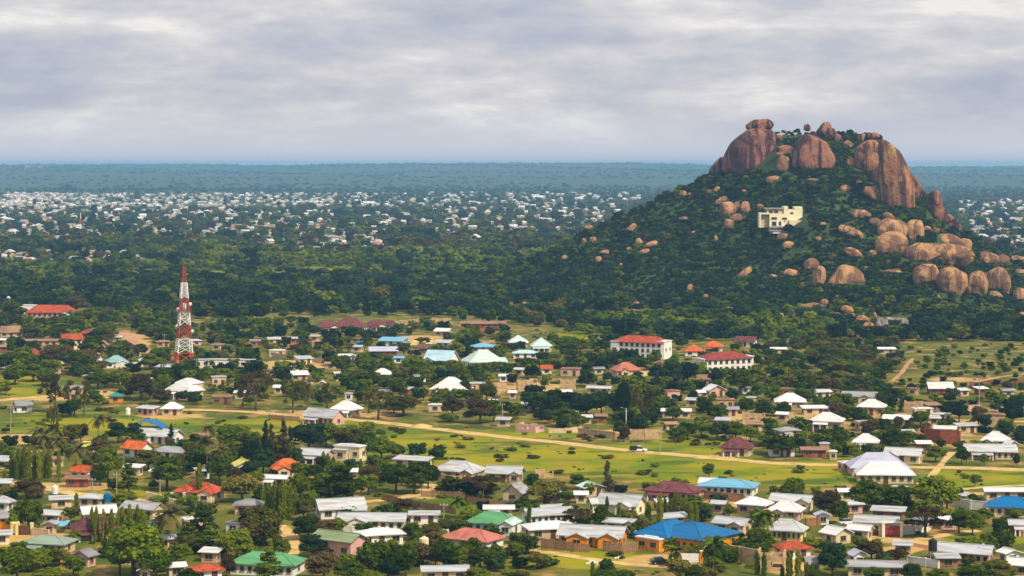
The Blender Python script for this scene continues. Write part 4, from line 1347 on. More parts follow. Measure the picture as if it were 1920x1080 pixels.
hill_house()
_bl = [  # (zoom sheet, cx, cy, rx, ry, rotation, depth, size word or special label)
    (1, 515, 470, 50, 22, 0), (1, 765, 475, 40, 13, 5), (1, 980, 527, 35, 23, 0), (1, 1063, 493, 20, 17, 0), (1, 220, 665, 48, 52, 0), (1, 282, 643, 18, 32, 0), (1, 333, 648, 27, 38, 0), (1, 275, 717, 37, 25, -10),
    (1, 228, 760, 30, 34, 0), (1, 180, 605, 42, 20, -30), (1, 435, 645, 28, 15, 30), (1, 835, 758, 20, 14, 0), (1, 1010, 805, 88, 26, 22), (1, 612, 897, 38, 28, 0), (1, 1030, 945, 62, 28, 30), (1, 1155, 945, 24, 20, 30),
    (1, 760, 1020, 45, 42, 0), (1, 1080, 700, 62, 34, 10), (1, 1165, 742, 36, 24, 0), (1, 1260, 715, 46, 24, 35), (1, 1280, 790, 98, 62, 15), (1, 1275, 892, 100, 75, 0), (1, 1425, 800, 55, 72, 0), (1, 1505, 790, 25, 22, 0),
    (1, 1560, 797, 25, 18, 20), (1, 1575, 955, 212, 72, 3), (1, 1655, 870, 95, 42, 20), (1, 1745, 895, 42, 42, 20), (1, 572, 838, 36, 24, -20),
    (2, 1290, 575, 78, 76, 0), (2, 1455, 615, 92, 84, 0), (2, 1615, 635, 68, 84, 12), (2, 1760, 620, 72, 90, -10), (2, 1740, 700, 45, 22, 20), (2, 1900, 715, 45, 62, 0), (2, 1910, 840, 26, 32, 0), (2, 1695, 470, 62, 44, 20), (2, 1790, 475, 38, 34, 10), (2, 1885, 470, 52, 20, 12), (2, 1905, 555, 46, 20, 5),
    (2, 604, 582, 40, 66, 8), (2, 555, 505, 45, 38, -15), (2, 425, 560, 56, 26, 5), (2, 305, 577, 22, 13, 0), (2, 125, 555, 56, 20, -40), (2, 520, 625, 36, 13, -8), (2, 405, 380, 38, 27, 0), (2, 1070, 550, 62, 15, 0),
    (2, 550, 777, 85, 26, 0), (2, 637, 745, 25, 22, 0), (2, 720, 708, 13, 10, 0), (2, 785, 790, 38, 22, 15), (2, 715, 827, 30, 17, 0), (2, 815, 830, 20, 16, 0), (2, 360, 835, 15, 22, 0), (2, 450, 835, 17, 20, 0),
    (2, 880, 860, 38, 32, -15), (2, 920, 905, 40, 32, 0), (2, 958, 835, 15, 28, 0), (2, 1370, 710, 10, 15, 0), (2, 25, 787, 25, 13, 0), (2, 600, 335, 16, 13, 0), (2, 900, 522, 15, 10, 30), (2, 1445, 985, 18, 13, 0), (2, 1610, 930, 22, 13, 20), (2, 850, 965, 12, 12, 0), (2, 1240, 968, 8, 12, 0),
    (3, 1285, 280, 22, 18, 0), (3, 1325, 283, 13, 8, 0), (3, 1450, 268, 18, 13, 0), (3, 1495, 255, 24, 13, -45), (3, 1670, 265, 15, 11, 0), (3, 1290, 440, 28, 13, 0), (3, 955, 500, 42, 16, -40), (3, 690, 495, 28, 13, 5), (3, 660, 580, 15, 17, 0), (3, 715, 572, 20, 16, -20),
    (3, 1008, 590, 20, 26, -15), (3, 1085, 600, 42, 15, -20), (3, 1035, 650, 40, 16, -20), (3, 940, 632, 20, 12, -15), (3, 785, 655, 33, 17, -15), (3, 750, 695, 20, 18, 0), (3, 533, 685, 20, 14, -20), (3, 893, 732, 10, 12, 0), (3, 1350, 527, 14, 9, -40), (3, 1492, 567, 10, 20, 0), (3, 1670, 785, 62, 17, -40),
    (3, 1330, 880, 18, 24, 0), (3, 1428, 932, 17, 17, 0), (3, 990, 978, 20, 15, 15), (3, 195, 985, 12, 18, 10), (3, 295, 980, 36, 10, 5), (3, 975, 1022, 46, 9, 0), (3, 1230, 1022, 30, 12, 0), (3, 1578, 1012, 25, 13, 0)]
_big = {(1, 1575, 955): ('broad sloping granite slab above the egg shaped boulders', 'the broad granite slab'), (2, 1290, 575): ('egg shaped tan boulder first of the row under the broad slab', 'the egg shaped boulder'),
        (2, 1455, 615): ('smooth leaning boulder second of the row under the broad slab', 'the smooth leaning boulder'), (2, 1615, 635): ('near half of a cracked twin boulder', 'the cracked twin boulder'), (2, 1760, 620): ('far half of a cracked twin boulder, rounded top', None),
        (1, 1275, 892): ('great round boulder under a flat stacked block', 'the great round boulder'), (1, 1280, 790): ('flat stacked block lying on the great round boulder', None), (1, 1425, 800): ('upright tan boulder beside the flat stacked block', 'the upright tan boulder'),
        (2, 604, 582): ('pointed tan spike boulder beside the tilted orange one', None), (2, 550, 777): ('low turtle backed boulder on the lower slope', 'the turtle backed boulder'), (1, 1010, 805): ('long flat tilted slab below the cream hillside villa', 'the long tilted slab'),
        (1, 220, 665): ('largest of the boulder cluster beside the cream hillside villa', 'the villa boulder cluster'), (1, 333, 648): ('egg like stone standing in the cluster next to the villa', None), (2, 1900, 715): ('big boulder cut by the frame on the far slope', None)}
_S = {1: (1300, 200, .29167), 2: (1360, 350, .29167), 3: (900, 280, .2963)}
for i, (sh, cx, cy, rx, ry, rt) in enumerate(_bl):
    ox, oy, k = _S[sh]
    P = [(ox + x * k, oy + y * k) for x, y in ell(cx, cy, rx * 1.1, ry * 1.14, rt, 100 + i)]
    sp_ = _big.get((sh, cx, cy))
    pcx, pcy = ox + cx * k, oy + cy * k
    if sp_:
        lab, mk = sp_
    else:
        a = rx * ry
        lab = place_label(('tiny' if a < 350 else 'small' if a < 900 else 'middling' if a < 2200 else 'large') + (' flat' if rx > 2.2 * ry else ' upright' if ry > 1.3 * rx else ' tilted' if abs(rt) >= 20 else '') + ' tan boulder', pcx, pcy, True)
        mk = None
    boulder(P, lab, R_BLD, None, .8, seed=30 + i, marker=mk, nt_=28 if rx < 60 else 40, nl=9 if rx < 60 else 13, group='granite boulders on the hill')
_, _y = ray(1585, 535)
boulder([(1545, 541), (1556, 522), (1574, 500), (1584, 496), (1600, 498), (1615, 508), (1623, 524), (1621, 533), (1604, 535), (1585, 541), (1572, 547)], 'big tilted orange boulder with a shaded undercut beside a pointed spike', R_BLD, _y + 8, .7, seed=300, marker='the big tilted orange boulder', group='granite boulders on the hill')
for i, (cx, cy, rx, ry, rt, lab) in enumerate([(1005, 890, 40, 44, 8, 'grey slab fallen beside the pale boulders on the lower slope'), (1098, 862, 85, 20, 4, 'long grey ledge of bare rock on the lower slope'), (1155, 885, 24, 42, -20, 'grey shard at the end of the long grey ledge')]):
    boulder([(1360 + x * .29167, 350 + y * .29167) for x, y in ell(cx, cy, rx, ry, rt, 400 + i, sq=3.2)], lab, R_GREY, None, .7, seed=310 + i, marker='the long grey ledge' if i == 1 else None)
# ------------------------------------------------------------------ radio tower
def radio_tower():
    Y = flatY(680)
    s = Y / FPX
    x = (345 - 960) * s
    root = thing('radio_tower', 'tall red and white lattice radio tower with dishes, standing behind the village', 'radio tower', (x, Y, 0), math.radians(20))
    mark(345, 600, 'the red and white radio tower')
    marks_ = [680, 661, 635, 609, 583, 559, 530, 500]
    cols = [M_TORG, M_WHITE, M_TRED, M_WHITE, M_TRED, M_WHITE, M_TRED]
    z = [(680 - p) * s for p in marks_]

    def half(zz):
        t = zz / z[-2]
        return (3.4 - 2.35 * t) if t <= 1 else .55
    for i in range(7):
        mb = MB()
        z0, z1_ = z[i], z[i + 1]
        n = 1 if i == 0 else 2 if i < 5 else 3
        r = .26 if i < 6 else .2
        for k in range(n):
            a, b = z0 + (z1_ - z0) * k / n, z0 + (z1_ - z0) * (k + 1) / n
            ha, hb = half(a), half(b)
            ca = [(ha * u, ha * v, a) for u, v in ((-1, -1), (1, -1), (1, 1), (-1, 1))]
            cb = [(hb * u, hb * v, b) for u, v in ((-1, -1), (1, -1), (1, 1), (-1, 1))]
            for j in range(4):
                j2 = (j + 1) % 4
                mb.cyl(ca[j], cb[j], r, n=5)
                mb.cyl(ca[j], cb[j2], r * .55, n=4)
                mb.cyl(ca[j2], cb[j], r * .55, n=4)
                mb.cyl(cb[j], cb[j2], r * .6, n=4)
        if i == 0:
            for u, v in ((-1, -1), (1, -1), (1, 1), (-1, 1)):
                mb.box(3.4 * u, 3.4 * v, .6, 1.1, 1.1, 1.6)
        obj('lattice_section', mb.mesh('lattice_section', cols[i]), root)
    obj('mast_tip', MB().cyl((0, 0, z[-1]), (0, 0, z[-1] + 2.2), .08).mesh('mast_tip', M_GREY), root)
    mb = MB()
    zz = z[4] + .4
    h = half(zz) + .9
    for u, v, a, b in ((0, -1, 2 * h, .2), (0, 1, 2 * h, .2), (-1, 0, .2, 2 * h), (1, 0, .2, 2 * h)):
        mb.box(u * h, v * h, zz, a, b, .25).box(u * h, v * h, zz + 1.0, a, b * .6, .1)
    mb.box(0, 0, zz - .05, 2 * h, 2 * h, .1)
    obj('platform', mb.mesh('platform', M_TRED), root)
    dish = MB()
    n = 14
    dish.add([(0, .25, 0)] + [(.95 * math.cos(2 * math.pi * k / n), -.1, .95 * math.sin(2 * math.pi * k / n)) for k in range(n)] + [(0, .45, 0)], [(0, 1 + (k + 1) % n, 1 + k) for k in range(n)] + [(n + 1, 1 + k, 1 + (k + 1) % n) for k in range(n)])
    dish.cyl((0, .3, 0), (0, 1.0, 0), .1)
    dm = dish.mesh('dish_antenna', M_WHITE, True)
    for px_, py_, dx in ((354, 567, 1), (334, 576, -1), (358, 618, 1), (336, 608, -1)):
        zz = (676 - py_) * s
        obj('dish_antenna', dm, root, (dx * (half(zz) + .8), -half(zz) * .4, zz), (0, 0, dx * .5))
    pm = MB().box(0, 0, 0, .5, .3, 2.6).mesh('panel_antenna', M_WHITE)
    for zz in ((676 - 570) * s,):
        for a in range(3):
            obj('panel_antenna', pm, root, (.5 * math.cos(2.1 * a - 1.2), -half(zz) - .5 if a == 0 else half(zz) * math.sin(2.1 * a), zz))


radio_tower()


# ------------------------------------------------------------------ walls and fences
def boundary_wall(pts, h, wc, label, pillar=6.0, coping=None):
    P = [Vector((*flat(*p), 0)) for p in pts]
    root = thing('boundary_wall', label, 'garden wall', P[0], 0, None)
    USED[label] = 1
    o0 = P[0]
    pm = MB().box(0, 0, h / 2 + .06, .42, .42, h + .32).mesh('pillar', WALL[wc])
    for a, b in zip(P, P[1:]):
        L_ = (b - a).length
        ang = math.atan2(b.y - a.y, b.x - a.x)
        n = max(1, int(round(L_ / pillar)))
        for k in range(n):
            c = a.lerp(b, (k + .5) / n) - o0
            key = ('bw', round(L_ / n, 1), h, wc)
            if key not in _cache:
                _cache[key] = (MB().box(0, 0, h / 2 - .15, L_ / n - .01, .2, h + .3).mesh('wall_panel', WALL[wc]), MB().box(0, 0, h + .05, L_ / n - .45, .3, .09).mesh('coping', WALL[coping or wc]))
            w_ = obj('wall_panel', _cache[key][0], root, c, (0, 0, ang))
            obj('coping', _cache[key][1], w_)
            obj('pillar', pm, root, a.lerp(b, k / n) - o0, (0, 0, ang))
    obj('pillar', pm, root, P[-1] - o0)
    return root


BW = boundary_wall
BW([(276, 938), (300, 944), (325, 952), (346, 955)], 2.0, 'c', 'cream yard wall in front of the red orange hipped house')
BW([(-10, 995), (20, 997), (40, 1000)], 2.0, 'o', 'ochre yard wall with gate posts, first stretch by the frame', 4)
BW([(62, 1004), (78, 1006), (92, 1008)], 1.6, 's', 'short sandy yard wall beside the ochre gateway')
BW([(610, 1001), (660, 1003), (718, 1006)], 1.9, 'w', 'white garden wall before the long lemon house')
BW([(766, 1003), (800, 1005), (840, 1010)], 1.9, 'w', 'white garden wall running on past the long lemon house')
BW([(828, 902), (850, 906), (872, 906)], 1.8, 't', 'tan yard wall before the tan house with grey crossed roof')
BW([(930, 1044), (980, 1036), (1012, 1030)], 1.6, 't', 'earth coloured wall on the bend of the house track')
BW([(1357, 1050), (1385, 1054), (1420, 1060)], 3.2, 't', 'high tan block wall beside the great blue roofed house', 3.5)
BW([(1322, 935), (1355, 939), (1395, 942)], 2.0, 'b', 'brown brick wall in front of the sky blue roofed house')
BW([(1790, 950), (1820, 955), (1850, 958)], 2.1, 'w', 'white wall leading to the vivid blue roofed house')
BW([(1690, 1004), (1715, 1001), (1740, 996)], 2.0, 'w', 'white wall running from the red gate to the umbrella tree')
BW([(1512, 988), (1532, 986), (1550, 980)], 1.7, 'b', 'brown fence wall between the yellow house and the trees')
BW([(218, 690), (240, 690), (262, 686)], 1.7, 'w', 'white garden wall below the dull teal roofed villa')
BW([(262, 674), (280, 671)], 1.9, 'w', 'far white wall behind the dull teal roofed villa')
BW([(494, 704), (530, 700), (562, 694)], 2.2, 'w', 'low white wall across the sandy yard')
BW([(512, 670), (560, 676), (630, 684)], 1.9, 's', 'long beige wall behind the sandy yard', 8)
BW([(1085, 815), (1120, 819), (1155, 823)], 2.0, 't', 'low tan wall on the verge of the wide track')
BW([(1182, 824), (1210, 824), (1240, 823)], 3.0, 't', 'crumbling tan wall under the big olive tree', 4)
BW([(1030, 812), (1060, 812), (1090, 809)], 1.4, 's', 'faint earth wall on the grass by the two tone ruin')
BW([(1735, 828), (1765, 832), (1800, 834)], 4.0, 'r', 'tall crumbling red brick wall in the village')
BW([(1700, 1057), (1735, 1062), (1760, 1066)], 1.6, 'w', 'pale broken wall before the long pink house')
BW([(945, 618), (900, 622), (860, 624)], 1.5, 'r', 'red earth wall in front of the red brown barn', 8)
BW([(1820, 724), (1870, 722), (1940, 720)], 1.3, 'r', 'low red earth bank wall on the shrub dotted slope', 9)
BW([(1170, 702), (1190, 704), (1218, 702)], 1.4, 's', 'sandy yard wall below the terracotta bungalow')
BW([(876, 1030), (905, 1040), (950, 1036)], 1.5, 's', 'sand coloured wall along the big salmon roofed house')


def plank_fence(pts, h, label, m=M_WOOD):
    P = [Vector((*flat(*p), 0)) for p in pts]
    root = thing('wooden_fence', label, 'fence', P[0])
    USED[label] = 1
    rg = random.Random(len(label))
    if ('fp', h) not in _cache:
        mb = MB()
        for k in range(9):
            mb.box(-1.2 + .3 * k, rg.uniform(-.02, .02), h / 2 * rg.uniform(.92, 1.08) - .05, .24, .05, h)
        mb.box(0, .06, h * .3, 2.6, .06, .12).box(0, .06, h * .75, 2.6, .06, .12)
        _cache[('fp', h)] = (mb.mesh('fence_panel', m), MB().cyl((0, 0, -.2), (0, 0, h + .25), .1, .08, 6).mesh('post', M_BARK))
    pan, pst = _cache[('fp', h)]
    for a, b in zip(P, P[1:]):
        L_ = (b - a).length
        ang = math.atan2(b.y - a.y, b.x - a.x)
        n = max(1, int(round(L_ / 2.7)))
        for k in range(n):
            obj('fence_panel', pan, root, a.lerp(b, (k + .5) / n) - P[0], (0, 0, ang), (L_ / n / 2.7, 1, rg.uniform(.9, 1.08)))
            obj('post', pst, root, a.lerp(b, k / n) - P[0] + Vector((0, .1, 0)))
    return root


plank_fence([(1006, 1026), (1040, 1030), (1075, 1034), (1106, 1036)], 2.0, 'brown plank fence before the orange walled house with zinc roof')
plank_fence([(1132, 1034), (1165, 1036), (1196, 1034)], 2.3, 'weathered plank fence joining the orange house to the great blue roof')
plank_fence([(716, 937), (750, 946), (800, 955), (855, 965)], 1.8, 'long bamboo fence slanting across the green plot')
plank_fence([(790, 931), (830, 933), (872, 937)], 1.7, 'bamboo fence along the back of the green plot')
plank_fence([(875, 943), (915, 948), (958, 952)], 1.8, 'picket fence below the dark gabled zinc house')
plank_fence([(505, 786), (530, 788), (562, 790)], 1.7, 'thin stick fence beside the long grey farmhouse')

# ------------------------------------------------------------------ gateways, tanks, tarpaulins, heaps
def gate(px, py, w, h, m, label, wc):
    x, y = flat(px, py)
    root = thing('yard_gate', label, 'gate', (x, y, 0))
    USED[label] = 1
    for sx in (-1, 1):
        p = obj('gate_post', MB().box(0, 0, (h + .4) / 2, .6, .6, h + .4).mesh('gate_post', WALL[wc]), root, (sx * (w / 2 + .3), 0, 0))
        obj('cap', MB().box(0, 0, h + .47, .75, .75, .14).mesh('cap', WALL['w']), p)
        obj('gate_leaf', MB().box(0, 0, h / 2, w / 2 - .02, .08, h - .1).box(0, -.06, h * .25, w / 2 - .1, .04, .08).box(0, -.06, h * .75, w / 2 - .1, .04, .08).mesh('gate_leaf', m), root, (sx * w / 4, 0, 0))
    obj('lintel', MB().box(0, 0, h + .7, w + 1.6, .7, .22).mesh('lintel', WALL['w']), root) if w > 2.5 and wc == 'w' else None


gate(1673, 1007, 3.4, 2.6, ROOF['r'], 'red double gate with white posts beside the umbrella tree', 'w')
gate(46, 1003, 2.8, 2.2, M_DOOR, 'dark gate between yellow posts in the ochre yard wall', 'y')
gate(1292, 1055, 4.5, 2.0, M_WHITE, 'white panelled gate in front of the great blue roof', 'o')
gate(334, 943, 2.4, 2.0, M_DOOR, 'small dark gate in the cream yard wall', 'c')


def tank(px, py, z, r, h, m, label, legs=0.0):
    x, y = flat(px, py)
    root = thing('water_tank', label, 'water tank', (x, y, z))
    USED[label] = 1
    obj('barrel', MB().cyl((0, 0, legs), (0, 0, legs + h), r, r, 14).cyl((0, 0, legs + h), (0, 0, legs + h + r * .35), r, r * .3, 14).mesh('barrel', m, False), root)
    obj('lid', MB().cyl((0, 0, legs + h + r * .35), (0, 0, legs + h + r * .35 + .12), r * .32, r * .3, 10).mesh('lid', m), root)
    if legs:
        for a, b in ((-1, -1), (1, -1), (1, 1), (-1, 1)):
            obj('leg', MB().cyl((a * r * .7, b * r * .7, 0), (a * r * .7, b * r * .7, legs), .08).mesh('leg', M_GREY), root)


tank(1749, 1056, 0, .9, 2.2, M_BLACK, 'black water tank at the end of the long pink house', 2.6)
tank(201, 951, 0, .9, 2.0, ROOF['b'], 'blue water tank beside the zinc hipped cottage', 1.2)
tank(28, 1001, 0, 1.1, 2.4, WALL['y'], 'yellow tank behind the ochre yard wall', .3)
tank(240, 782, 0, .8, 2.0, M_WHITE, 'white tank standing alone on the green field', .8)
tank(16, 578, 0, 1.0, 2.6, M_WHITE, 'white tank on tall legs near the red school block', 4)
tank(795, 1058, 0, 1.0, 2.2, WALL['c'], 'cream tank between dark trees by the frame', 3.2)
tank(103, 928, 0, .8, 1.8, M_WHITE, 'white tank on the lawn by the village track', .3)


def tarp(px0, px1, py, h, m, label):
    (x0, y), (x1, _) = flat(px0, py), flat(px1, py)
    root = thing('tarpaulin_shelter', label, 'shelter', ((x0 + x1) / 2, y, 0))
    USED[label] = 1
    w = x1 - x0
    n = 6
    vs, fs = [], []
    for i in range(n + 1):
        for j in range(4):
            u, v = i / n - .5, j / 3
            vs.append((u * w, v * 4, h + .5 * v - .25 * math.sin(math.pi * (u + .5)) - .1 * math.sin(7 * u + 3 * v)))
    for i in range(n):
        for j in range(3):
            a = i * 4 + j
            fs.append((a, a + 4, a + 5, a + 1))
    k = len(vs)
    vs += [(x_, y_, z_ - .05) for x_, y_, z_ in vs]
    fs += [tuple(q + k for q in reversed(f)) for f in fs]
    obj('sheet', MB().add(vs, fs).mesh('sheet', m), root)
    for a in (-.47, .47):
        for b in (.2, 3.8):
            obj('pole', MB().cyl((a * w, b, 0), (a * w, b, h + .1), .06).mesh('pole', M_WOOD), root)


tarp(97, 126, 1001, 2.0, ROOF['lb'], 'bright blue tarpaulin beside the plain sandy gable')
tarp(278, 312, 1003, 2.2, ROOF['b'], 'deep blue tarpaulin behind a tall palm')
tarp(667, 680, 650, 2.0, ROOF['b'], 'small blue tarpaulin behind the white roofed pink cottage')
tarp(828, 842, 617, 2.0, ROOF['lb'], 'pale blue tarpaulin near the roofless long tan shell')


def heap(px, py, rx, h, label):
    x, y = flat(px, py)
    n, k = 22, 6
    vs, fs = [(0, 0, h)], []
    for j in range(1, k + 1):
        for i in range(n):
            t = 2 * math.pi * i / n
            r = rx * j / k * (1 + .18 * noise.noise((math.cos(t) * 1.5, math.sin(t) * 1.5, px * .1)))
            vs.append((r * math.cos(t), r * .8 * math.sin(t), h * (1 - (j / k) ** 1.4) - (.2 if j == k else 0)))
    fs += [(0, 1 + i, 1 + (i + 1) % n) for i in range(n)]
    for j in range(k - 1):
        for i in range(n):
            a, b = 1 + j * n + i, 1 + j * n + (i + 1) % n
            fs.append((a, a + n, b + n, b))
    tag(obj('sand_heap', MB().add(vs, fs).mesh('sand_heap', M_ROAD, True), None, (x, y, 0)), label, 'sand heap')
    USED[label] = 1


heap(790, 645, 9, 3.2, 'large pale sand heap beside the brown thatched hut')
heap(820, 645, 8, 2.0, 'lower sand heap spreading behind the large one')
heap(790, 800, 4, 1.0, 'small earth mound on the verge of the wide track')


# ------------------------------------------------------------------ poles
def pole(px, pyb, hpx_, label, lamp=False):
    x, y = flat(px, pyb)
    h = hpx_ / FPX * y
    root = thing('utility_pole', label, 'utility pole', (x, y, 0))
    USED[label] = 1
    obj('mast', MB().cyl((0, 0, -.3), (0, 0, h), .17, .11, 7).mesh('mast', M_WHITE if lamp else mat_pole), root)
    if lamp:
        obj('lamp_arm', MB().cyl((0, 0, h - .3), (-1.1, 0, h + .1), .06).box(-1.4, 0, h + .12, .8, .3, .16).mesh('lamp_arm', M_GREY), root)
    else:
        obj('crossarm', MB().box(0, -.15, h - .5, 1.9, .12, .14).mesh('crossarm', mat_pole), root)
        for q in (-.8, 0, .8):
            obj('insulator', MB().cyl((q, -.15, h - .42), (q, -.15, h - .18), .06).mesh('insulator', M_WHITE), root)


mat_pole = mat('grey_timber', (.36, .32, .27), .9, .15, 3)
for px_, py_, hp, lab, lp in [(1237, 848, 42, 'timber pole beside the wide track near the pickup', 0), (1174, 805, 40, 'leaning pale pole before the big olive tree', 1), (219, 928, 42, 'timber pole before the dark round tree by the village track', 0), (300, 932, 34, 'pale pole under the dark trees by the village track', 0),
                               (173, 920, 24, 'timber pole at the brown tin shed', 0), (308, 654, 28, 'slim pole near the foot of the radio tower', 0), (217, 646, 20, 'slim pole on the red earth bank', 0), (110, 718, 28, 'slim pole above the green field', 0), (247, 672, 18, 'slim pole behind the white garden wall', 0),
                               (602, 680, 22, 'slim pole at the beige yard wall', 0), (1836, 770, 62, 'tall pale pole on the shrub dotted slope', 0), (1646, 900, 34, 'timber pole behind the wide white roof', 0), (368, 702, 30, 'slim pole before the long white hall', 0), (20, 822, 60, 'thin pole on the bare earth by the frame', 0), (832, 985, 42, 'timber pole beside the green roofed teal house', 0), (942, 780, 24, 'grey pole at the roadside shed', 0)]:
    pole(px_, py_, hp, lab, lp)


# ------------------------------------------------------------------ vehicles
def vehicle(px, py, rz, paint, label, kind='car', load=None):
    x, y = flat(px, py)
    root = thing('parked_car' if kind == 'car' else 'pickup_truck', label, 'car' if kind == 'car' else 'pickup truck', (x, y, .06), math.radians(rz))
    USED[label] = 1
    Lc, Wc = (4.3, 1.75) if kind == 'car' else (5.0, 1.85)

    def ext(pr, w0, w1=None):
        w1 = w1 or w0
        n = len(pr)
        zs = [p[1] for p in pr]
        lo, hi = min(zs), max(zs)
        ws = [w0 + (w1 - w0) * (p[1] - lo) / (hi - lo) for p in pr]
        vs = [(p[0], -w_ / 2, p[1]) for p, w_ in zip(pr, ws)] + [(p[0], w_ / 2, p[1]) for p, w_ in zip(pr, ws)]
        return MB().add(vs, [tuple(range(n)), tuple(range(2 * n - 1, n - 1, -1))] + [(i, n + i, n + (i + 1) % n, (i + 1) % n) for i in range(n)])
    h = Lc / 2
    obj('body', ext([(-h, .35), (-h + .1, .25), (h - .1, .25), (h, .4), (h, .68), (h - .9, .88), (-h + .15, .92), (-h, .75)], Wc, Wc * .94).mesh('body', paint), root)
    cab = [(-1.75, .88), (-1.35, 1.4), (.25, 1.42), (1.05, .88)] if kind == 'car' else [(-.35, .88), (-.2, 1.62), (.75, 1.62), (1.4, .88)]
    obj('windows', ext(cab, Wc * .9, Wc * .74).mesh('windows', M_PANE), root)
    obj('roof', MB().box((cab[1][0] + cab[2][0]) / 2, 0, cab[1][1] + .04, cab[2][0] - cab[1][0] + .1, Wc * .74, .07).mesh('roof', paint), root)
    if 'wheel' not in _cache:
        _cache['wheel'] = (MB().cyl((0, -.11, 0), (0, .11, 0), .33, .33, 14).mesh('wheel', M_BLACK), MB().cyl((0, -.13, 0), (0, .13, 0), .18, .18, 10).mesh('rim', M_GREY))
    for u in (-1, 1):
        for v in (-1, 1):
            w_ = obj('wheel', _cache['wheel'][0], root, (u * Lc * .31, v * Wc * .46, .33))
            obj('rim', _cache['wheel'][1], w_)
    for v in (-1, 1):
        obj('headlight', MB().box(h - .02, v * Wc * .36, .62, .1, .32, .16).mesh('headlight', M_WHITE), root)
    if load:
        obj('cargo_cover', MB().box(-1.42, 0, 1.0, 2.26, Wc * 1.04, 1.15, taper=.88).mesh('cargo_cover', load), root)


P_WHITE = mat('white_car_paint', (.82, .82, .82), .25, .03, spec=.6)
P_BLACK = mat('black_car_paint', (.012, .012, .016), .25, .03, spec=.6)
vehicle(1197, 847, -12, P_WHITE, 'white pickup with a dark covered load driving on the wide track', 'pickup', M_BLACK)
vehicle(1588, 984, 20, P_WHITE, 'white car parked before the tiny white gabled hut')
vehicle(1867, 925, 0, P_BLACK, 'black car parked behind the vivid blue roof')
vehicle(1239, 1058, 10, P_BLACK, 'dark car at the porch of the great blue roof')
vehicle(1317, 976, 80, P_BLACK, 'dark car between cypresses behind the great blue roof')


# ------------------------------------------------------------------ goats on the grass
def goat_mesh():
    bm_v = [(-.45, 0, .62), (-.15, 0, .60), (.2, 0, .60), (.42, 0, .66), (.6, 0, .88), (.72, 0, .95), (.9, 0, .88), (-.56, 0, .70)]
    me = bpy.data.meshes.new('goat')
    vs = list(bm_v)
    ed = [(0, 1), (1, 2), (2, 3), (3, 4), (4, 5), (5, 6), (0, 7)]
    rad = [.17, .20, .19, .16, .10, .10, .06, .03]
    for bx, root in ((-.42, 0), (.34, 3)):
        for sy in (-1, 1):
            k = len(vs)
            vs += [(bx, sy * .12, .40), (bx + (-.04 if bx < 0 else 0), sy * .12, .2), (bx, sy * .12, 0.02)]
            ed += [(root, k), (k, k + 1), (k + 1, k + 2)]
            rad += [.075, .045, .04]
    me.from_pydata(vs, ed, [])
    o = bpy.data.objects.new('goat_source', me)
    COL.objects.link(o)
    sk = o.modifiers.new('skin', 'SKIN')
    for i, r in enumerate(rad):
        o.data.skin_vertices[0].data[i].radius = (r, r)
    o.modifiers.new('sub', 'SUBSURF').levels = 1
    dg = bpy.context.evaluated_depsgraph_get()
    m2 = bpy.data.meshes.new_from_object(o.evaluated_get(dg))
    m2.name = 'goat'
    bpy.data.objects.remove(o)
    m2.materials.clear()
    m2.materials.append(M_WHITE)
    return m2


GM = goat_mesh()
for i, (zx, zy) in enumerate([(572, 955), (590, 938), (604, 946), (628, 950), (645, 968), (660, 974), (694, 968), (786, 915)]):
    px_, py_ = 960 + zx / 4, 820 + zy / 4 + 1.5
    x, y = flat(px_, py_)
    o = obj('goat', GM, None, (x, y, 0), (0, 0, [0.3, 2.6, .9, 3.4, -.5, 1.4, 2.9, .2][i]), (.85, .85, .85))
    lab = 'white goat alone near the porch of the great blue roof' if i == 7 else 'white goat grazing in the small flock below the house track'
    tag(o, lab, 'goat', 'white goats grazing by the house track')
# ------------------------------------------------------------------ foliage prototypes (unit width, unit height)
def _ico(sub):
    import bmesh
    bm = bmesh.new()
    bmesh.ops.create_icosphere(bm, subdivisions=sub, radius=1)
    v = np.array([p.co for p in bm.verts])
    f = np.array([[q.index for q in p.verts] for p in bm.faces])
    bm.free()
    return v, f


ICO = {1: _ico(1), 2: _ico(2)}


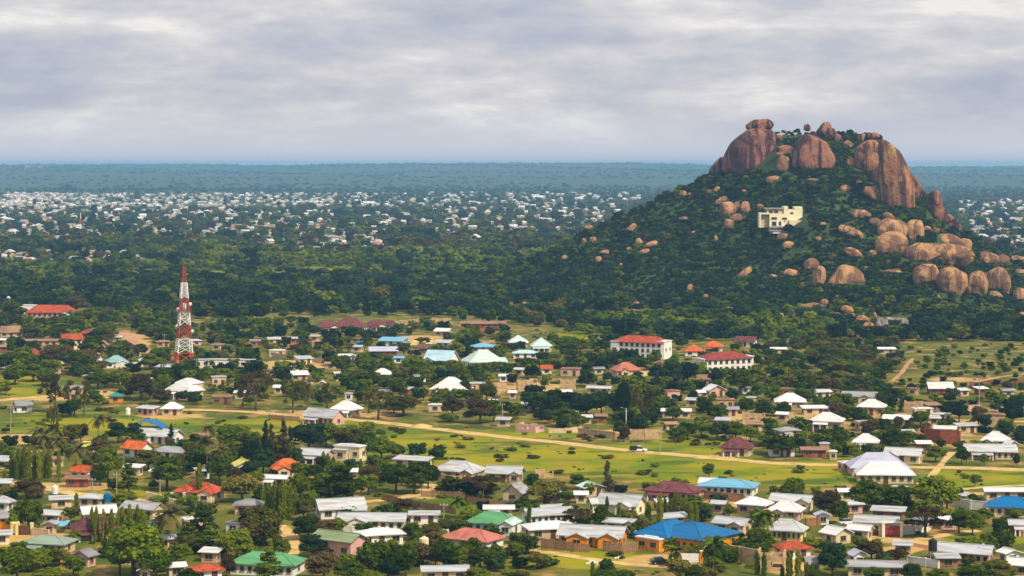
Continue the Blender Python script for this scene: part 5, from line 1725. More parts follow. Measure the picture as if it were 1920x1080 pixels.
def leaf_cloud(blobs, n, size, rng, core=.68, droop=0.0, sub=2, jit=.55):
    """leaf clumps spread over and inside lumpy masses: blobs = (cx, cy, cz, rx, ry, rz)"""
    V, F, off = [], [], 0
    tot = sum((b[3] * b[4] + b[3] * b[5] + b[4] * b[5]) for b in blobs)
    for b in blobs:
        c, r = np.array(b[:3]), np.array(b[3:])
        if core:
            v, f = ICO[sub]
            v = v * r * core * (1 + rng.uniform(-.16, .16, (len(v), 1))) + c
            f4 = np.concatenate([f, f[:, 2:]], 1)
            V.append(v)
            F.append(f4 + off)
            off += len(v)
        k = max(6, int(n * (b[3] * b[4] + b[3] * b[5] + b[4] * b[5]) / tot))
        d = rng.normal(size=(k, 3))
        d /= np.linalg.norm(d, axis=1, keepdims=True)
        d[:, 2] = np.where(d[:, 2] < -.5, -d[:, 2] * .6, d[:, 2])
        p = c + d * r * rng.uniform(.68, 1.18, (k, 1))
        nrm = d / r * r.mean() + rng.normal(scale=jit, size=(k, 3))
        nrm[:, 2] += .25
        nrm /= np.linalg.norm(nrm, axis=1, keepdims=True)
        a = np.cross(nrm, rng.normal(size=(k, 3)))
        a /= np.linalg.norm(a, axis=1, keepdims=True) + 1e-9
        bb = np.cross(nrm, a)
        s = size * rng.uniform(.6, 1.4, (k, 1))
        if droop:
            a, bb = a * .6, bb * .6
            bb[:, 2] -= droop
        q = np.stack([p - a * s - bb * s * .7, p + a * s - bb * s * .8, p + a * s * .8 + bb * s, p - a * s + bb * s * .8], 1).reshape(-1, 3)
        V.append(q)
        F.append(np.arange(4 * k).reshape(k, 4) + off)
        off += 4 * k
    return np.concatenate(V), np.concatenate(F)


def crown_mesh(name, blobs, n, size, seed, m, **kw):
    v, f = leaf_cloud(blobs, n, size, np.random.default_rng(seed), **kw)
    # triangles of the cores come as degenerate quads: split the two kinds
    tri = f[:, 2] == f[:, 3]
    me = bpy.data.meshes.new(name)
    loops = np.concatenate([f[tri][:, :3].ravel(), f[~tri].ravel()]).astype(np.int32)
    tot = np.concatenate([np.full(tri.sum(), 3), np.full((~tri).sum(), 4)]).astype(np.int32)
    me.vertices.add(len(v))
    me.vertices.foreach_set('co', v.astype(np.float32).ravel())
    me.loops.add(len(loops))
    me.loops.foreach_set('vertex_index', loops)
    me.polygons.add(len(tot))
    me.polygons.foreach_set('loop_start', np.concatenate([[0], np.cumsum(tot)[:-1]]).astype(np.int32))
    me.polygons.foreach_set('loop_total', tot)
    me.update(calc_edges=True)
    me.materials.append(m)
    return me


def trunk_mesh(limbs, m=None):
    mb = MB()
    for p0, p1, r0, r1 in limbs:
        mb.cyl(p0, p1, r0, r1, 6)
    return mb.mesh('trunk', m or M_BARK, True)


PROTO = {}


def sp_broad(seed, low=.16, n=3000, nb=19, size=.025):
    rg = np.random.default_rng(seed)
    B = []
    for i in range(nb):
        t = rg.uniform(0, 2 * math.pi)
        z = rg.uniform(0, 1)
        R = .34 * math.sqrt(max(.1, 1 - (z - .25) ** 2 * 1.5)) * rg.uniform(.45, 1)
        r = rg.uniform(.11, .19)
        B.append((R * math.cos(t), R * math.sin(t), low + .17 + z * (.68 - low), r, r, r * rg.uniform(.65, .95)))
    B.append((0, 0, low + .34, .30, .30, .28))
    cm = crown_mesh('crown', B, n, size, seed + 1, LEAF['d'])
    tk = [((0, 0, -.03), (.01, 0, low + .2), .035, .025)] + [((.01, 0, low + .1), (b[0] * .8, b[1] * .8, b[2]), .016, .006) for b in B[:5]]
    return cm, trunk_mesh(tk)


def sp_umbrella(seed, n=2100):
    rg = np.random.default_rng(seed)
    B = []
    for i in range(15):
        t = rg.uniform(0, 2 * math.pi)
        R = .40 * math.sqrt(rg.uniform(0, 1))
        r = rg.uniform(.10, .18)
        B.append((R * math.cos(t), R * math.sin(t), .86 - .9 * R * R - rg.uniform(0, .12), r, r, r * .42))
    for i in range(6):
        t = rg.uniform(0, 2 * math.pi)
        R = rg.uniform(.2, .4)
        B.append((R * math.cos(t), R * math.sin(t), rg.uniform(.38, .58), .12, .12, .06))
    cm = crown_mesh('crown', B, n, .026, seed + 1, LEAF['d'])
    tk = [((0, 0, -.03), (.02, 0, .35), .035, .028)] + [((.02, 0, .30), (b[0] * .85, b[1] * .85, b[2]), .018, .006) for b in B[::2]]
    return cm, trunk_mesh(tk)


def sp_layer(seed, n=2300):
    rg = np.random.default_rng(seed)
    B = []
    for L_ in range(6):
        z = .22 + .72 * L_ / 5
        R = .36 * (1 - .55 * (L_ / 5) ** 1.6)
        for i in range(4):
            t = rg.uniform(0, 2 * math.pi)
            B.append((R * .8 * math.cos(t) * rg.uniform(.4, 1.1), R * .8 * math.sin(t) * rg.uniform(.4, 1.1), z + rg.uniform(-.04, .04), R * .52, R * .52, .05))
    cm = crown_mesh('crown', B, n, .026, seed + 1, LEAF['d'])
    return cm, trunk_mesh([((0, 0, -.03), (0, 0, .9), .03, .008)])


def sp_column(seed, n=1300):
    rg = np.random.default_rng(seed)
    B = []
    for i in range(11):
        z = .08 + .84 * i / 10
        R = .42 * (1 - .05 * i / 10) if z < .72 else .40 * (1 - ((z - .72) / .28) ** 1.5 * .78)
        B.append((rg.uniform(-.08, .08), rg.uniform(-.08, .08), z, R, R, .075))
    cm = crown_mesh('crown', B, n, .075, seed + 1, LEAF['l'], droop=.22, core=.7)
    me = cm
    return me, trunk_mesh([((0, 0, -.03), (0, 0, .5), .10, .05)])


def sp_conifer(seed, n=1900):
    rg = np.random.default_rng(seed)
    B = []
    for i in range(20):
        z = .12 + .82 * i / 19
        R = .33 * (1 - z) ** .65 + .04
        t = rg.uniform(0, 6.28)
        B.append((R * .5 * math.cos(t), R * .5 * math.sin(t), z, R * rg.uniform(.55, .8), R * rg.uniform(.55, .8), .07))
    cm = crown_mesh('crown', B, n, .03, seed + 1, LEAF['t'], droop=.02)
    return cm, trunk_mesh([((0, 0, -.03), (0, 0, .9), .03, .006)])


def sp_feather(seed, n=1500):
    rg = np.random.default_rng(seed)
    B, tk = [], [((0, 0, -.03), (.02, 0, .38), .032, .024)]
    for i in range(24):
        t = rg.uniform(0, 6.28)
        z = rg.uniform(.30, .92)
        R = (.42 * math.sin(math.pi * (z - .12) / .95) ** .8) * rg.uniform(.35, 1)
        r = rg.uniform(.05, .10)
        B.append((R * math.cos(t), R * math.sin(t), z, r, r, r * 1.1))
        if i % 2 == 0:
            tk.append(((.02, 0, .25 + .25 * z), (R * math.cos(t), R * math.sin(t), z), .014, .004))
    cm = crown_mesh('crown', B, n, .024, seed + 1, LEAF['o'], core=.5, sub=1, droop=.012, jit=.9)
    return cm, trunk_mesh(tk)


def sp_shrub(seed, n=700):
    rg = np.random.default_rng(seed)
    B = [(0, 0, .42, .36, .36, .40)]
    for i in range(8):
        t = rg.uniform(0, 6.28)
        r = rg.uniform(.13, .2)
        B.append((.30 * math.cos(t), .30 * math.sin(t), rg.uniform(.2, .72), r, r, r * 1.2))
    cm = crown_mesh('crown', B, n, .035, seed + 1, LEAF['d'])
    return cm, trunk_mesh([((0, 0, -.05), (0, 0, .3), .05, .03)])


for k, fn, cnt in (('B', sp_broad, 5), ('U', sp_umbrella, 3), ('L', sp_layer, 2), ('C', sp_column, 3), ('K', sp_conifer, 2), ('F', sp_feather, 3), ('S', sp_shrub, 3)):
    PROTO[k] = [fn(100 * ord(k) + 17 * i) for i in range(cnt)]


def frond_mesh(seed):
    rg = random.Random(seed)
    mb = MB()
    n = 9
    pts = []
    for i in range(n + 1):
        t = i / n
        pts.append(Vector((t * (1 - .12 * t), 0, .35 * t - .75 * t * t)))
    for i in range(n):
        a, b = pts[i], pts[i + 1]
        t = i / n
        wd = .20 * math.sin(math.pi * min(1, .12 + t * .86)) + .02
        for sgn in (-1, 1):
            q = Vector((.06, sgn * wd, -.10 - .08 * t))
            mb.add([a, b, b + q * rg.uniform(.8, 1.1), a + q * rg.uniform(.8, 1.1)], [(0, 1, 2, 3)])
    return mb.mesh('frond', LEAF['p'])


FROND = [frond_mesh(3), frond_mesh(8)]
PTRUNK = {}
KIND = {'B': ('broadleaf_tree', 'tree'), 'U': ('umbrella_tree', 'tree'), 'L': ('tiered_tree', 'tree'), 'C': ('column_cypress', 'tree'), 'K': ('conifer_tree', 'tree'), 'F': ('feathery_tree', 'tree'), 'S': ('round_shrub', 'shrub'), 'P': ('palm_tree', 'palm tree')}
SHAPE = {'B': 'rounded leafy tree', 'U': 'flat crowned tree', 'L': 'tiered tree', 'C': 'slim cypress', 'K': 'pointed conifer', 'F': 'wispy tree', 'S': 'shrub', 'P': 'palm'}
TONE = {'d': 'dark green', 't': 'blackish green', 'm': 'green', 'l': 'light green', 'o': 'olive', 'n': 'brownish', 'x': 'green', 'p': 'tawny'}
GROUPS = {'B': 'broadleaf trees of the village', 'U': 'flat crowned trees of the village', 'L': 'tiered trees of the village', 'C': 'slim cypresses of the village', 'K': 'conifers of the village', 'F': 'wispy trees of the village', 'S': 'shrubs of the village', 'P': 'palms of the village'}
TREES = []           # species, tone, px, base row, width, height (photo pixels)


def grow(sp, tone, px, py, w, h, i):
    x, y = flat(px, py)
    s = y / FPX
    rg = random.Random(int(px * 31 + py * 7 + i))
    nm, cat = KIND[sp]
    size = 'tall ' if h > (62 if sp in 'CPK' else 52) else 'small ' if h < 30 else ''
    lab = place_label(f'{size}{TONE[tone]} {SHAPE[sp]}', px, py - h / 2, group=GROUPS[sp])
    o = thing(nm, lab, cat, (x, y + w * s * .2, 0), rg.uniform(0, 6.28), GROUPS[sp])
    if sp == 'P':
        H_ = h * s
        tr = 'pt%d' % rg.randrange(3)
        if tr not in PTRUNK:
            mb = MB()
            b = rg.uniform(-.09, .09)
            for k in range(6):
                a, c = k / 6, (k + 1) / 6
                mb.cyl((b * a * a, 0, a - .02), (b * c * c, 0, c), .020 - .008 * a, .018 - .008 * a, 7)
            PTRUNK[tr] = (mb.mesh('trunk', M_PBARK, True), b)
        me, b = PTRUNK[tr]
        Ht = H_ - w * s * .22
        obj('trunk', me, o, scale=(Ht, Ht, Ht))
        R = w * s * .60
        for k in range(18):
            ti = rg.uniform(-1.0, -.5) if k % 3 == 0 else rg.uniform(-.5, .05) if k % 3 == 1 else rg.uniform(.05, .6)
            f = obj('frond', FROND[k % 2], o, (b * Ht, 0, Ht - .1), (rg.uniform(-.2, .2), ti, k * 2.4 + rg.uniform(-.2, .2)), (R, R, R))
            f.material_slots[0].link = 'OBJECT'
            f.material_slots[0].material = LEAF[tone if tone != 'p' else 'p']
        return o
    cm, tk = PROTO[sp][rg.randrange(len(PROTO[sp]))]
    o.scale = (w * s, w * s, h * s)
    obj('trunk', tk, o)
    c = obj('crown', cm, o)
    c.material_slots[0].link = 'OBJECT'
    c.material_slots[0].material = LEAF[tone]
    return o


# species+tone px base w h  — read off the photograph
_T = '''
Cl 22 896 12 52;Cl 33 899 12 58;Cl 44 897 13 62;Cl 54 902 12 66;Cl 64 898 12 60;Cl 73 900 12 58;Cl 82 896 12 60;Cl 91 897 12 52;Cl 110 906 9 66
Pp 139 898 46 66;Po 98 844 40 50;Pp 182 836 34 58;Pp 387 884 40 66;Pp 411 900 40 66;Pp 457 876 34 46;Pp 318 1032 66 82;Po 299 1014 40 44;Pd 857 974 36 42;Pd 1434 1022 50 66;Pd 1259 1056 34 46;Pd 1339 1082 58 74;Pd 1270 1064 40 40;Pp 70 848 34 46;Pp 108 866 34 48;Po 84 856 36 44
Bd 200 906 58 72;Bd 186 912 40 40;Bn 186 858 52 34;Ld 240 928 54 56;Bd 310 922 86 66;Bo 276 884 66 40;Bo 335 885 40 34;Bd 410 906 56 52;Bn 440 915 40 42;Bt 470 905 46 44;Bo 452 945 82 58;Bd 50 1000 62 72;Bm 28 1000 44 46;Bm 70 996 34 34;Bn 46 938 74 40;Bn 62 945 40 36;Bd 130 980 36 32;Sm 296 948 42 22;Bm 232 952 58 28;Bo 215 948 30 20
Cl 143 958 9 34;Cl 172 1012 10 62;Cl 180 1016 12 66;Cl 194 1018 12 64;Cl 208 1020 13 66;Cl 222 1000 10 46;Cl 229 1006 12 56;Cl 242 1010 13 64;Cl 258 1000 12 54;Cl 266 1006 10 52;Cl 271 1004 9 46;Cl 373 940 14 72;Cm 352 962 10 26;Cm 362 960 10 24;Cl 8 906 7 24
Bm 245 1088 138 106;Bd 222 1080 70 74;Bm 290 1090 70 60;Ld 380 1014 68 66;Ld 352 1030 60 50;Ld 392 1042 66 56;Bd 330 1060 40 44;Bl 442 1052 72 66;Bl 424 1046 36 46;Bl 460 1050 36 46;Bo 470 1002 70 50;Bd 28 1096 78 68;Bo 82 1066 72 38;Bo 110 1060 40 30;Bm 136 1082 50 40;Sl 95 1094 90 26;Bn 300 1056 42 30;Bm 344 1056 34 38;Bd 352 1094 46 28;Bn 424 1084 36 44;Bo 10 935 36 26;Bo 18 888 36 24
Kt 496 868 34 80;Kn 508 864 30 70;Kn 530 870 40 84;Kt 544 862 30 62;Bt 578 852 92 62;Bd 610 840 60 48;Bo 648 842 72 44;Bm 690 848 54 40;Bm 715 864 66 42;Bd 745 858 34 26;Bt 492 892 62 52;Bt 470 880 50 56;Bd 562 902 56 38;Bd 590 902 40 32;Cm 606 876 9 30;Cm 614 876 9 26;Cm 624 878 8 22;Cm 500 900 8 20
Ld 640 944 104 68;Ld 600 940 60 50;Bd 712 894 46 38;Bd 742 926 72 60;Bd 776 928 70 62;Bd 802 918 50 58;Bm 690 930 50 44;Cm 676 890 9 30;Cl 503 968 16 62;Cl 516 972 18 70;Cl 530 974 18 72;Cl 543 970 16 66;Cl 552 966 13 56;Cl 494 960 14 48;Bd 562 934 44 52;Bo 568 978 40 44;Bm 590 960 34 34;Bo 492 1028 84 80;Bn 470 1030 60 62;Bd 576 1014 72 46;Sd 646 972 52 26;Bt 586 1050 70 46;Bl 530 1046 40 36;Bo 520 1036 28 36;Ld 500 1092 66 62;Bn 606 1092 80 62;Bm 652 1092 64 42;Bd 702 1086 82 78;Bd 760 1084 66 66;Bt 728 1092 50 50;Bd 772 1014 46 32;Bo 790 1012 30 22;Bd 834 1068 62 56;Bd 900 1070 84 46;Bd 868 1070 40 42;Kd 860 1062 10 34;Kd 888 1064 10 34;Kd 917 1064 10 34;Bl 895 1092 62 26;Bl 700 1096 60 22
Un 905 938 78 48;Un 880 930 46 38;Sd 838 925 56 22;Bo 838 1004 50 30;Bo 862 1000 40 26;Bd 815 1000 30 22;Kn 815 862 18 30;Bd 925 1014 40 24;Bd 1000 924 38 36;Bo 1022 946 74 44;Bn 1040 938 44 40;Bd 1085 918 44 28;Bm 1106 932 34 28;Kn 1140 930 34 66;Un 1084 992 68 40;Ud 1062 978 44 36;Bd 1128 996 42 48;Cm 992 994 9 56;Cm 1160 984 9 42;Cm 1138 972 8 42;Cm 1216 1006 14 64;Cl 1238 998 14 74;Cm 1247 972 9 40;Cm 1295 988 12 50;Cm 1306 986 10 40;Bo 1208 1012 36 44;Bm 1196 1004 28 30;Bd 1270 972 38 46;Bd 1300 962 58 30;Bm 1322 964 34 22;Bd 1368 970 30 26;Bd 1422 1038 52 50;Sm 1392 1030 42 22;Sm 1150 1094 82 28;Bo 1272 1092 70 46;Bd 1304 1094 60 36;Bo 1325 1094 50 34;Bd 988 1040 54 34;Bd 966 1044 40 28;Cm 1111 1086 9 34;Bd 1330 896 30 30;Cm 1420 1078 11 46;Cm 1433 1080 11 44;Cm 1357 986 9 28;Bd 980 960 34 30;Bm 1060 945 40 24;Bo 1240 1012 30 30;Bo 1180 978 50 22
Bd 1492 938 52 42;Bn 1556 968 64 52;Bd 1576 984 46 46;Bd 1534 950 34 30;Bd 1626 960 74 62;Bd 1660 954 50 52;Bd 1692 958 62 50;Bm 1750 962 86 70;Bm 1778 958 56 56;Bm 1738 974 62 36;Un 1738 1010 96 66;Bd 1800 1002 54 44;Bd 1826 1006 52 46;Bd 1846 984 40 32;Bd 1874 1008 38 38;Bm 1890 1000 26 24;Bd 1828 914 20 25;Sn 1770 918 36 18;Bd 1798 944 22 34;Bd 1826 944 24 20;Bt 1563 1084 66 66;Bn 1636 1052 62 36;Bd 1612 1030 40 28;Bn 1684 1060 52 34;Cm 1467 1090 9 30;Cl 1480 1092 14 58;Cl 1497 1094 14 64;Cl 1514 1094 10 40;Cl 1524 1094 10 40;Bm 1643 1096 54 34;Bd 1712 1094 52 36;Bd 1826 1096 80 34;Bo 1880 1096 72 44;Bd 1760 1096 50 30;Sm 1822 1026 66 18;Bm 1520 1030 34 22;Bd 1578 1018 30 22;Bd 1530 1096 34 30
Bd 1468 858 66 42;Ud 1444 852 50 40;Bd 1604 866 36 34;Bd 1568 858 28 32;Bd 1756 868 44 32;Bd 1804 872 30 36;Bm 1846 874 18 24;Bt 1500 850 30 28;Bd 1625 858 30 26;Bm 1640 870 30 22;Bd 1908 876 18 28;Bd 1704 862 30 24
Fn 478 772 86 80;Fn 454 764 44 60;Fo 548 776 62 68;Fo 578 772 54 62;Fo 612 770 46 54;Fn 100 776 76 74;Fo 130 782 54 60;Fo 156 780 40 66;Fo 98 846 34 92;Bd 138 782 40 36;Bt 115 784 40 28;Fo 708 788 78 62;Fo 690 776 44 50;Bo 756 782 76 44;Bt 738 776 40 34;Bd 662 730 84 40;Bd 690 728 50 34;Bd 640 702 52 40;Bd 680 700 38 40;Bd 800 722 40 38;Bm 820 716 40 34;Bd 862 726 44 44;Bd 750 746 44 40;Bd 780 738 50 34;Bm 770 708 44 40;Sm 842 792 44 20;Bn 848 784 46 40;Bn 900 796 68 48;Bd 926 792 44 44;Bo 912 754 44 38;Bd 905 712 40 30;Bd 870 742 30 30;Bo 890 764 36 34
Bm 1066 668 66 40;Bd 1088 664 40 30;So 1058 690 66 26;Bt 1100 786 70 50;Bt 1068 778 60 48;Bt 1128 780 56 50;Bt 1002 776 60 40;Bt 1036 782 50 38;Bd 1060 802 56 40;Bd 1084 806 40 30;Fo 1208 802 70 78;Fo 1190 786 44 64;Bt 1166 790 42 76;Bt 1152 780 34 44;Bt 1258 724 52 46;Bt 1290 722 56 46;Bt 1234 718 40 36;Bt 1345 726 36 38;Bd 1390 742 60 50;Bd 1420 726 44 40;Bd 1290 826 50 34;Bm 1316 820 44 36;Bm 1272 830 50 30;Bd 1345 826 50 36;Bd 1380 828 56 38;Bm 1408 830 40 32;Bd 1164 822 30 36;Bn 1170 830 28 34;Bd 1262 790 44 30;Bd 1320 776 40 34;Bd 1352 792 40 34;Bd 1400 776 40 32
Kt 1675 774 14 36;Kt 1690 775 16 40;Bd 1468 782 36 30;Bd 1566 774 44 34;Bd 1590 764 40 26;Bn 1570 790 44 38;Bd 1620 802 40 28;Bn 1634 818 50 34;Bd 1660 816 40 32;Bn 1686 810 24 32;Bd 1728 802 44 36;Bn 1738 820 26 28;Bt 1780 786 44 34;Bt 1800 794 44 44;Bd 1780 804 36 22;Bn 1836 804 34 44;Bt 1850 810 34 36;Bt 1900 800 50 46;Bt 1910 776 40 36;Bd 1870 796 22 20;Bd 1676 840 36 36;Bd 1702 838 40 34;Bt 1888 820 40 28;Bd 1500 840 40 30;Bd 1544 832 50 28;Bd 1580 836 40 30
Bd 60 668 34 30;Bm 40 690 60 40;Bn 90 688 56 40;Bn 120 686 44 40;Bd 140 700 70 44;Bn 160 694 60 42;Bd 90 706 50 36;Bd 60 716 60 34;Bd 26 722 54 38;Bd 86 724 50 32;Bd 122 660 40 28;Bd 174 662 50 34;Bd 200 642 44 44;Bd 226 662 40 28;Bd 258 668 40 24;Bm 300 688 60 40;Bm 340 702 60 24;Fl 306 704 18 34;Bd 280 694 50 32;Bm 182 730 60 38;Bd 220 728 60 34;Bn 262 752 60 52;Bd 240 742 40 34;Bd 304 742 40 46;Bd 280 748 40 40;Bn 300 758 40 30;Bd 300 720 50 30;Bd 362 708 40 22;Bd 390 704 44 14;Bm 420 716 44 26;Bd 270 614 44 38;Bd 104 628 70 28;Bd 60 632 50 30;Bd 130 625 60 34;Bd 20 604 60 40;Bd 168 610 40 34;Bn 140 590 60 34
Kt 320 838 24 44;Bn 316 845 22 30;Bd 365 838 28 26;Pp 392 836 30 40;Bm 430 842 60 50;Bm 452 836 40 44;Bt 220 832 50 40;Bt 250 830 40 38;Bn 150 832 44 40;Bo 130 836 50 40;Bd 470 850 50 46;Bm 420 858 44 34;Bo 356 862 40 34;Sm 376 848 30 16
'''
for tok in _T.replace('\n', ';').split(';'):
    tok = tok.strip()
    if tok:
        c, a, b_, w_, h_ = tok.split()
        TREES.append((c[0], c[1], float(a), float(b_), float(w_), float(h_)))
n_hand = len(TREES)

# the rest of the planting: seeded between the houses wherever a roof or a track is not hidden by it
_rd = np.concatenate([r[0] for r in ROADS])
_rw = np.concatenate([np.full(len(r[0]), r[1]) for r in ROADS])
_f = random.Random(21)


def clear(px, py, w, h, tol=.42):
    s = flatY(py) / FPX
    near = np.hypot(_rd[:, 0] - px, (_rd[:, 1] - py) * 3.0)
    if (near < _rw / 2 / s + w * .35).any():
        return False
    if ((np.abs(_rd[:, 0] - px) < w * .4) & (_rd[:, 1] < py) & (_rd[:, 1] > py - h * .8)).any():
        return False
    for x0, x1, yt, yb in HOUSES:
        ox = min(x1, px + w / 2) - max(x0, px - w / 2)
        if ox <= 0 or py < yb - (yb - yt) * .45:
            continue
        oy = min(yb, py) - max(yt, py - h)
        if oy > 0 and ox * oy > (tol * (.55 if x1 - x0 > 44 else 1) if py < 835 else tol * .58) * (x1 - x0) * (yb - yt):
            return False
        if py < yb + 1 and ox > 0:
            return False
    return True


# (x0, x1, y0, y1, count, mix, crown metres)
_fill = [(0, 330, 592, 705, 560, 'BdBmBmBtBnBoUn', (5, 9)), (330, 960, 610, 700, 560, 'BdBmBmBoBnSoUo', (4, 8)), (960, 1450, 640, 700, 170, 'BmBdBxSxBo', (4, 8)), (330, 960, 700, 760, 280, 'BdBmBnBoFo', (5, 9)), (940, 1240, 690, 810, 210, 'BdBmBtBoBn', (4, 8)),
         (1230, 1480, 690, 800, 230, 'BdBtBnBm', (4, 8)), (1440, 1690, 645, 735, 260, 'SdBdSnSxUo', (4, 8)), (1690, 1920, 655, 735, 110, 'SdSnSoBd', (2, 4.5)), (1440, 1920, 735, 860, 420, 'BdBtBnSdBo', (3.5, 7)), (0, 480, 835, 1075, 320, 'BdBmBmBnSmBoFo', (3.5, 7)), (480, 960, 850, 1075, 280, 'BdBmSmBoBn', (3.5, 7)),
         (960, 1440, 920, 1075, 200, 'BdBmSmSdBo', (3, 6)), (1440, 1920, 920, 1075, 220, 'BdBmSmSdBn', (3, 6)), (640, 760, 800, 850, 70, 'SmSlBmSo', (3, 7)), (0, 480, 705, 760, 80, 'BdBmBnFo', (4, 8))]
for x0, x1, y0, y1, cnt, mix, (ca, cb) in _fill:
    mixl = [mix[i:i + 2] for i in range(0, len(mix), 2)]
    for _ in range(cnt):
        px, py = _f.uniform(x0, x1), _f.uniform(y0, y1)
        q = np.array([px]), np.array([py])
        if zone(Z_LUSH, *q)[0] > .55 or zone(Z_SAND, *q)[0] > .6 or zone(Z_RED, *q)[0] > .8:
            continue
        k = FPX / flatY(py)
        w = _f.uniform(ca, cb) * k
        c = _f.choice(mixl)
        h = w * (_f.uniform(.5, .7) if c[0] == 'S' else _f.uniform(.65, .95))
        if clear(px, py, w, h):
            TREES.append((c[0], c[1], px, py, w, h))

# largest in the picture first: about 290 of a kind stand as things, the remainder joins the bush
TREES = sorted(enumerate(TREES), key=lambda t: -(t[1][4] * t[1][5] + (1e5 if t[0] < n_hand else 0)))
_cnt, BUSH_EXTRA = {}, []
for i, (sp, tone, px, py, w, h) in TREES:
    _cnt[sp] = _cnt.get(sp, 0) + 1
    if _cnt[sp] <= 290 and w * h > 120:
        grow(sp, tone, px, py, w, h, i)
    else:
        BUSH_EXTRA.append((sp, px, py, w, h))
print('trees', _cnt, 'bush', len(BUSH_EXTRA))
# ------------------------------------------------------------------ uncountable vegetation: points that carry low shared crowns
def low_crowns():
    out = []
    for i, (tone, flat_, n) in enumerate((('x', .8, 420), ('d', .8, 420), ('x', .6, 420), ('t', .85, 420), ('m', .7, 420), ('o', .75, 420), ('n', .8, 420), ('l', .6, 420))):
        rg = np.random.default_rng(900 + i)
        B = [(0, 0, .45, .36, .36, .36)]
        for k in range(9):
            t = rg.uniform(0, 6.28)
            R = rg.uniform(.12, .34)
            r = rg.uniform(.12, .2)
            B.append((R * math.cos(t), R * math.sin(t), rg.uniform(.3, .8), r, r, r * flat_))
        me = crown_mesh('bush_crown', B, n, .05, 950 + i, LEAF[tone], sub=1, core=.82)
        o = bpy.data.objects.new('bush_crown', me)
        out.append(o)
    return out


LOW = low_crowns()


def scatter(name, pts, scl, rot, pick, protos, label=None):
    me = bpy.data.meshes.new(name)
    n = len(pts)
    me.vertices.add(n)
    me.vertices.foreach_set('co', np.asarray(pts, np.float32).ravel())
    me.attributes.new('scl', 'FLOAT_VECTOR', 'POINT').data.foreach_set('vector', np.asarray(scl, np.float32).ravel())
    me.attributes.new('turn', 'FLOAT_VECTOR', 'POINT').data.foreach_set('vector', np.stack([np.zeros(n), np.zeros(n), rot], 1).astype(np.float32).ravel())
    me.attributes.new('pick', 'INT', 'POINT').data.foreach_set('value', np.asarray(pick, np.int32))
    o = obj(name, me)
    tag(o, label, None, None, 'stuff')
    c = bpy.data.collections.new(name + '_crowns')
    for p in protos:
        c.objects.link(p)
    g = bpy.data.node_groups.new(name, 'GeometryNodeTree')
    g.interface.new_socket('Geometry', in_out='INPUT', socket_type='NodeSocketGeometry')
    g.interface.new_socket('Geometry', in_out='OUTPUT', socket_type='NodeSocketGeometry')
    i_, o_ = g.nodes.new('NodeGroupInput'), g.nodes.new('NodeGroupOutput')
    ci = g.nodes.new('GeometryNodeCollectionInfo')
    ci.inputs['Collection'].default_value = c
    ci.inputs['Separate Children'].default_value = True
    ci.inputs['Reset Children'].default_value = True
    ip = g.nodes.new('GeometryNodeInstanceOnPoints')
    ip.inputs['Pick Instance'].default_value = True

    def attr(nm, typ):
        a = g.nodes.new('GeometryNodeInputNamedAttribute')
        a.data_type = typ
        a.inputs['Name'].default_value = nm
        return a.outputs['Attribute']
    L = g.links.new
    L(i_.outputs[0], ip.inputs['Points'])
    L(ci.outputs[0], ip.inputs['Instance'])
    L(attr('pick', 'INT'), ip.inputs['Instance Index'])
    L(attr('scl', 'FLOAT_VECTOR'), ip.inputs['Scale'])
    L(attr('turn', 'FLOAT_VECTOR'), ip.inputs['Rotation'])
    L(ip.outputs[0], o_.inputs[0])
    o.modifiers.new('planting', 'NODES').node_group = g
    return o


G = np.random.default_rng(77)


def hides_rock(px, py, Y, wpx, hpx_):
    """bushes standing in front of a boulder's face are left out"""
    bad = np.zeros(len(px), bool)
    for q_, (cx, cy, rx, ry, RY) in enumerate(ROCKS):
        dx = np.abs(px - cx) / (rx + wpx * .30)
        t = py - hpx_ * .55
        bad |= (dx < 1) & (t < cy + ry * (.72 if q_ < 24 else .45)) & (py > cy - ry * .9) & (Y < RY + 3)
    bad |= (np.abs(px - 1467) < 45) & (py - hpx_ * .85 < 424) & (py > 392) & (py < 436) & (Y < hY + 14)
    return bad


def hill_bush():
    n = 60000
    x = G.uniform(-120, 520, n)
    Y = G.uniform(1130, 1560, n)
    z = terrain(x, Y)
    ok = z > 1.2
    x, Y, z = x[ok], Y[ok], z[ok]
    w = G.gamma(5, .62, len(x)) + 1.2
    px, py = proj(x, Y, z)
    dens = np.array([noise.noise((a * .018, b * .018, 2.0)) for a, b in zip(x, Y)])
    w = np.where(dens < -.12, w * .62, w)
    h = w * G.uniform(.5, .85, len(x))
    k = FPX / Y
    low = sstep(540, 620, py)
    bad = hides_rock(px, py, Y, w * k, h * k) | (G.uniform(size=len(x)) < .62 * low) | ((dens < -.3) & (G.uniform(size=len(x)) < .35))
    g = ~bad
    x, Y, z, w, h, low, dens = x[g], Y[g], z[g], w[g], h[g], low[g], dens[g]
    u = G.uniform(size=len(x)) + .25 * dens
    pick = np.where(u < .58, 3, np.where(u < .72, 1, np.where(u < .92, 0, np.where(u < .97, 4, 5))))
    pick = np.where((low > .35) & (G.uniform(size=len(x)) < .42), np.where(G.uniform(size=len(x)) < .6, 4, 7), pick)
    return np.stack([x, Y, z - .2], 1), np.stack([w, w, h], 1), G.uniform(0, 6.28, len(x)), pick


p, s_, r_, k_ = hill_bush()
scatter('hill_scrub', p, s_, r_, k_, LOW, 'dense dark scrub covering the slopes of the rocky hill')
print('hill', len(p))


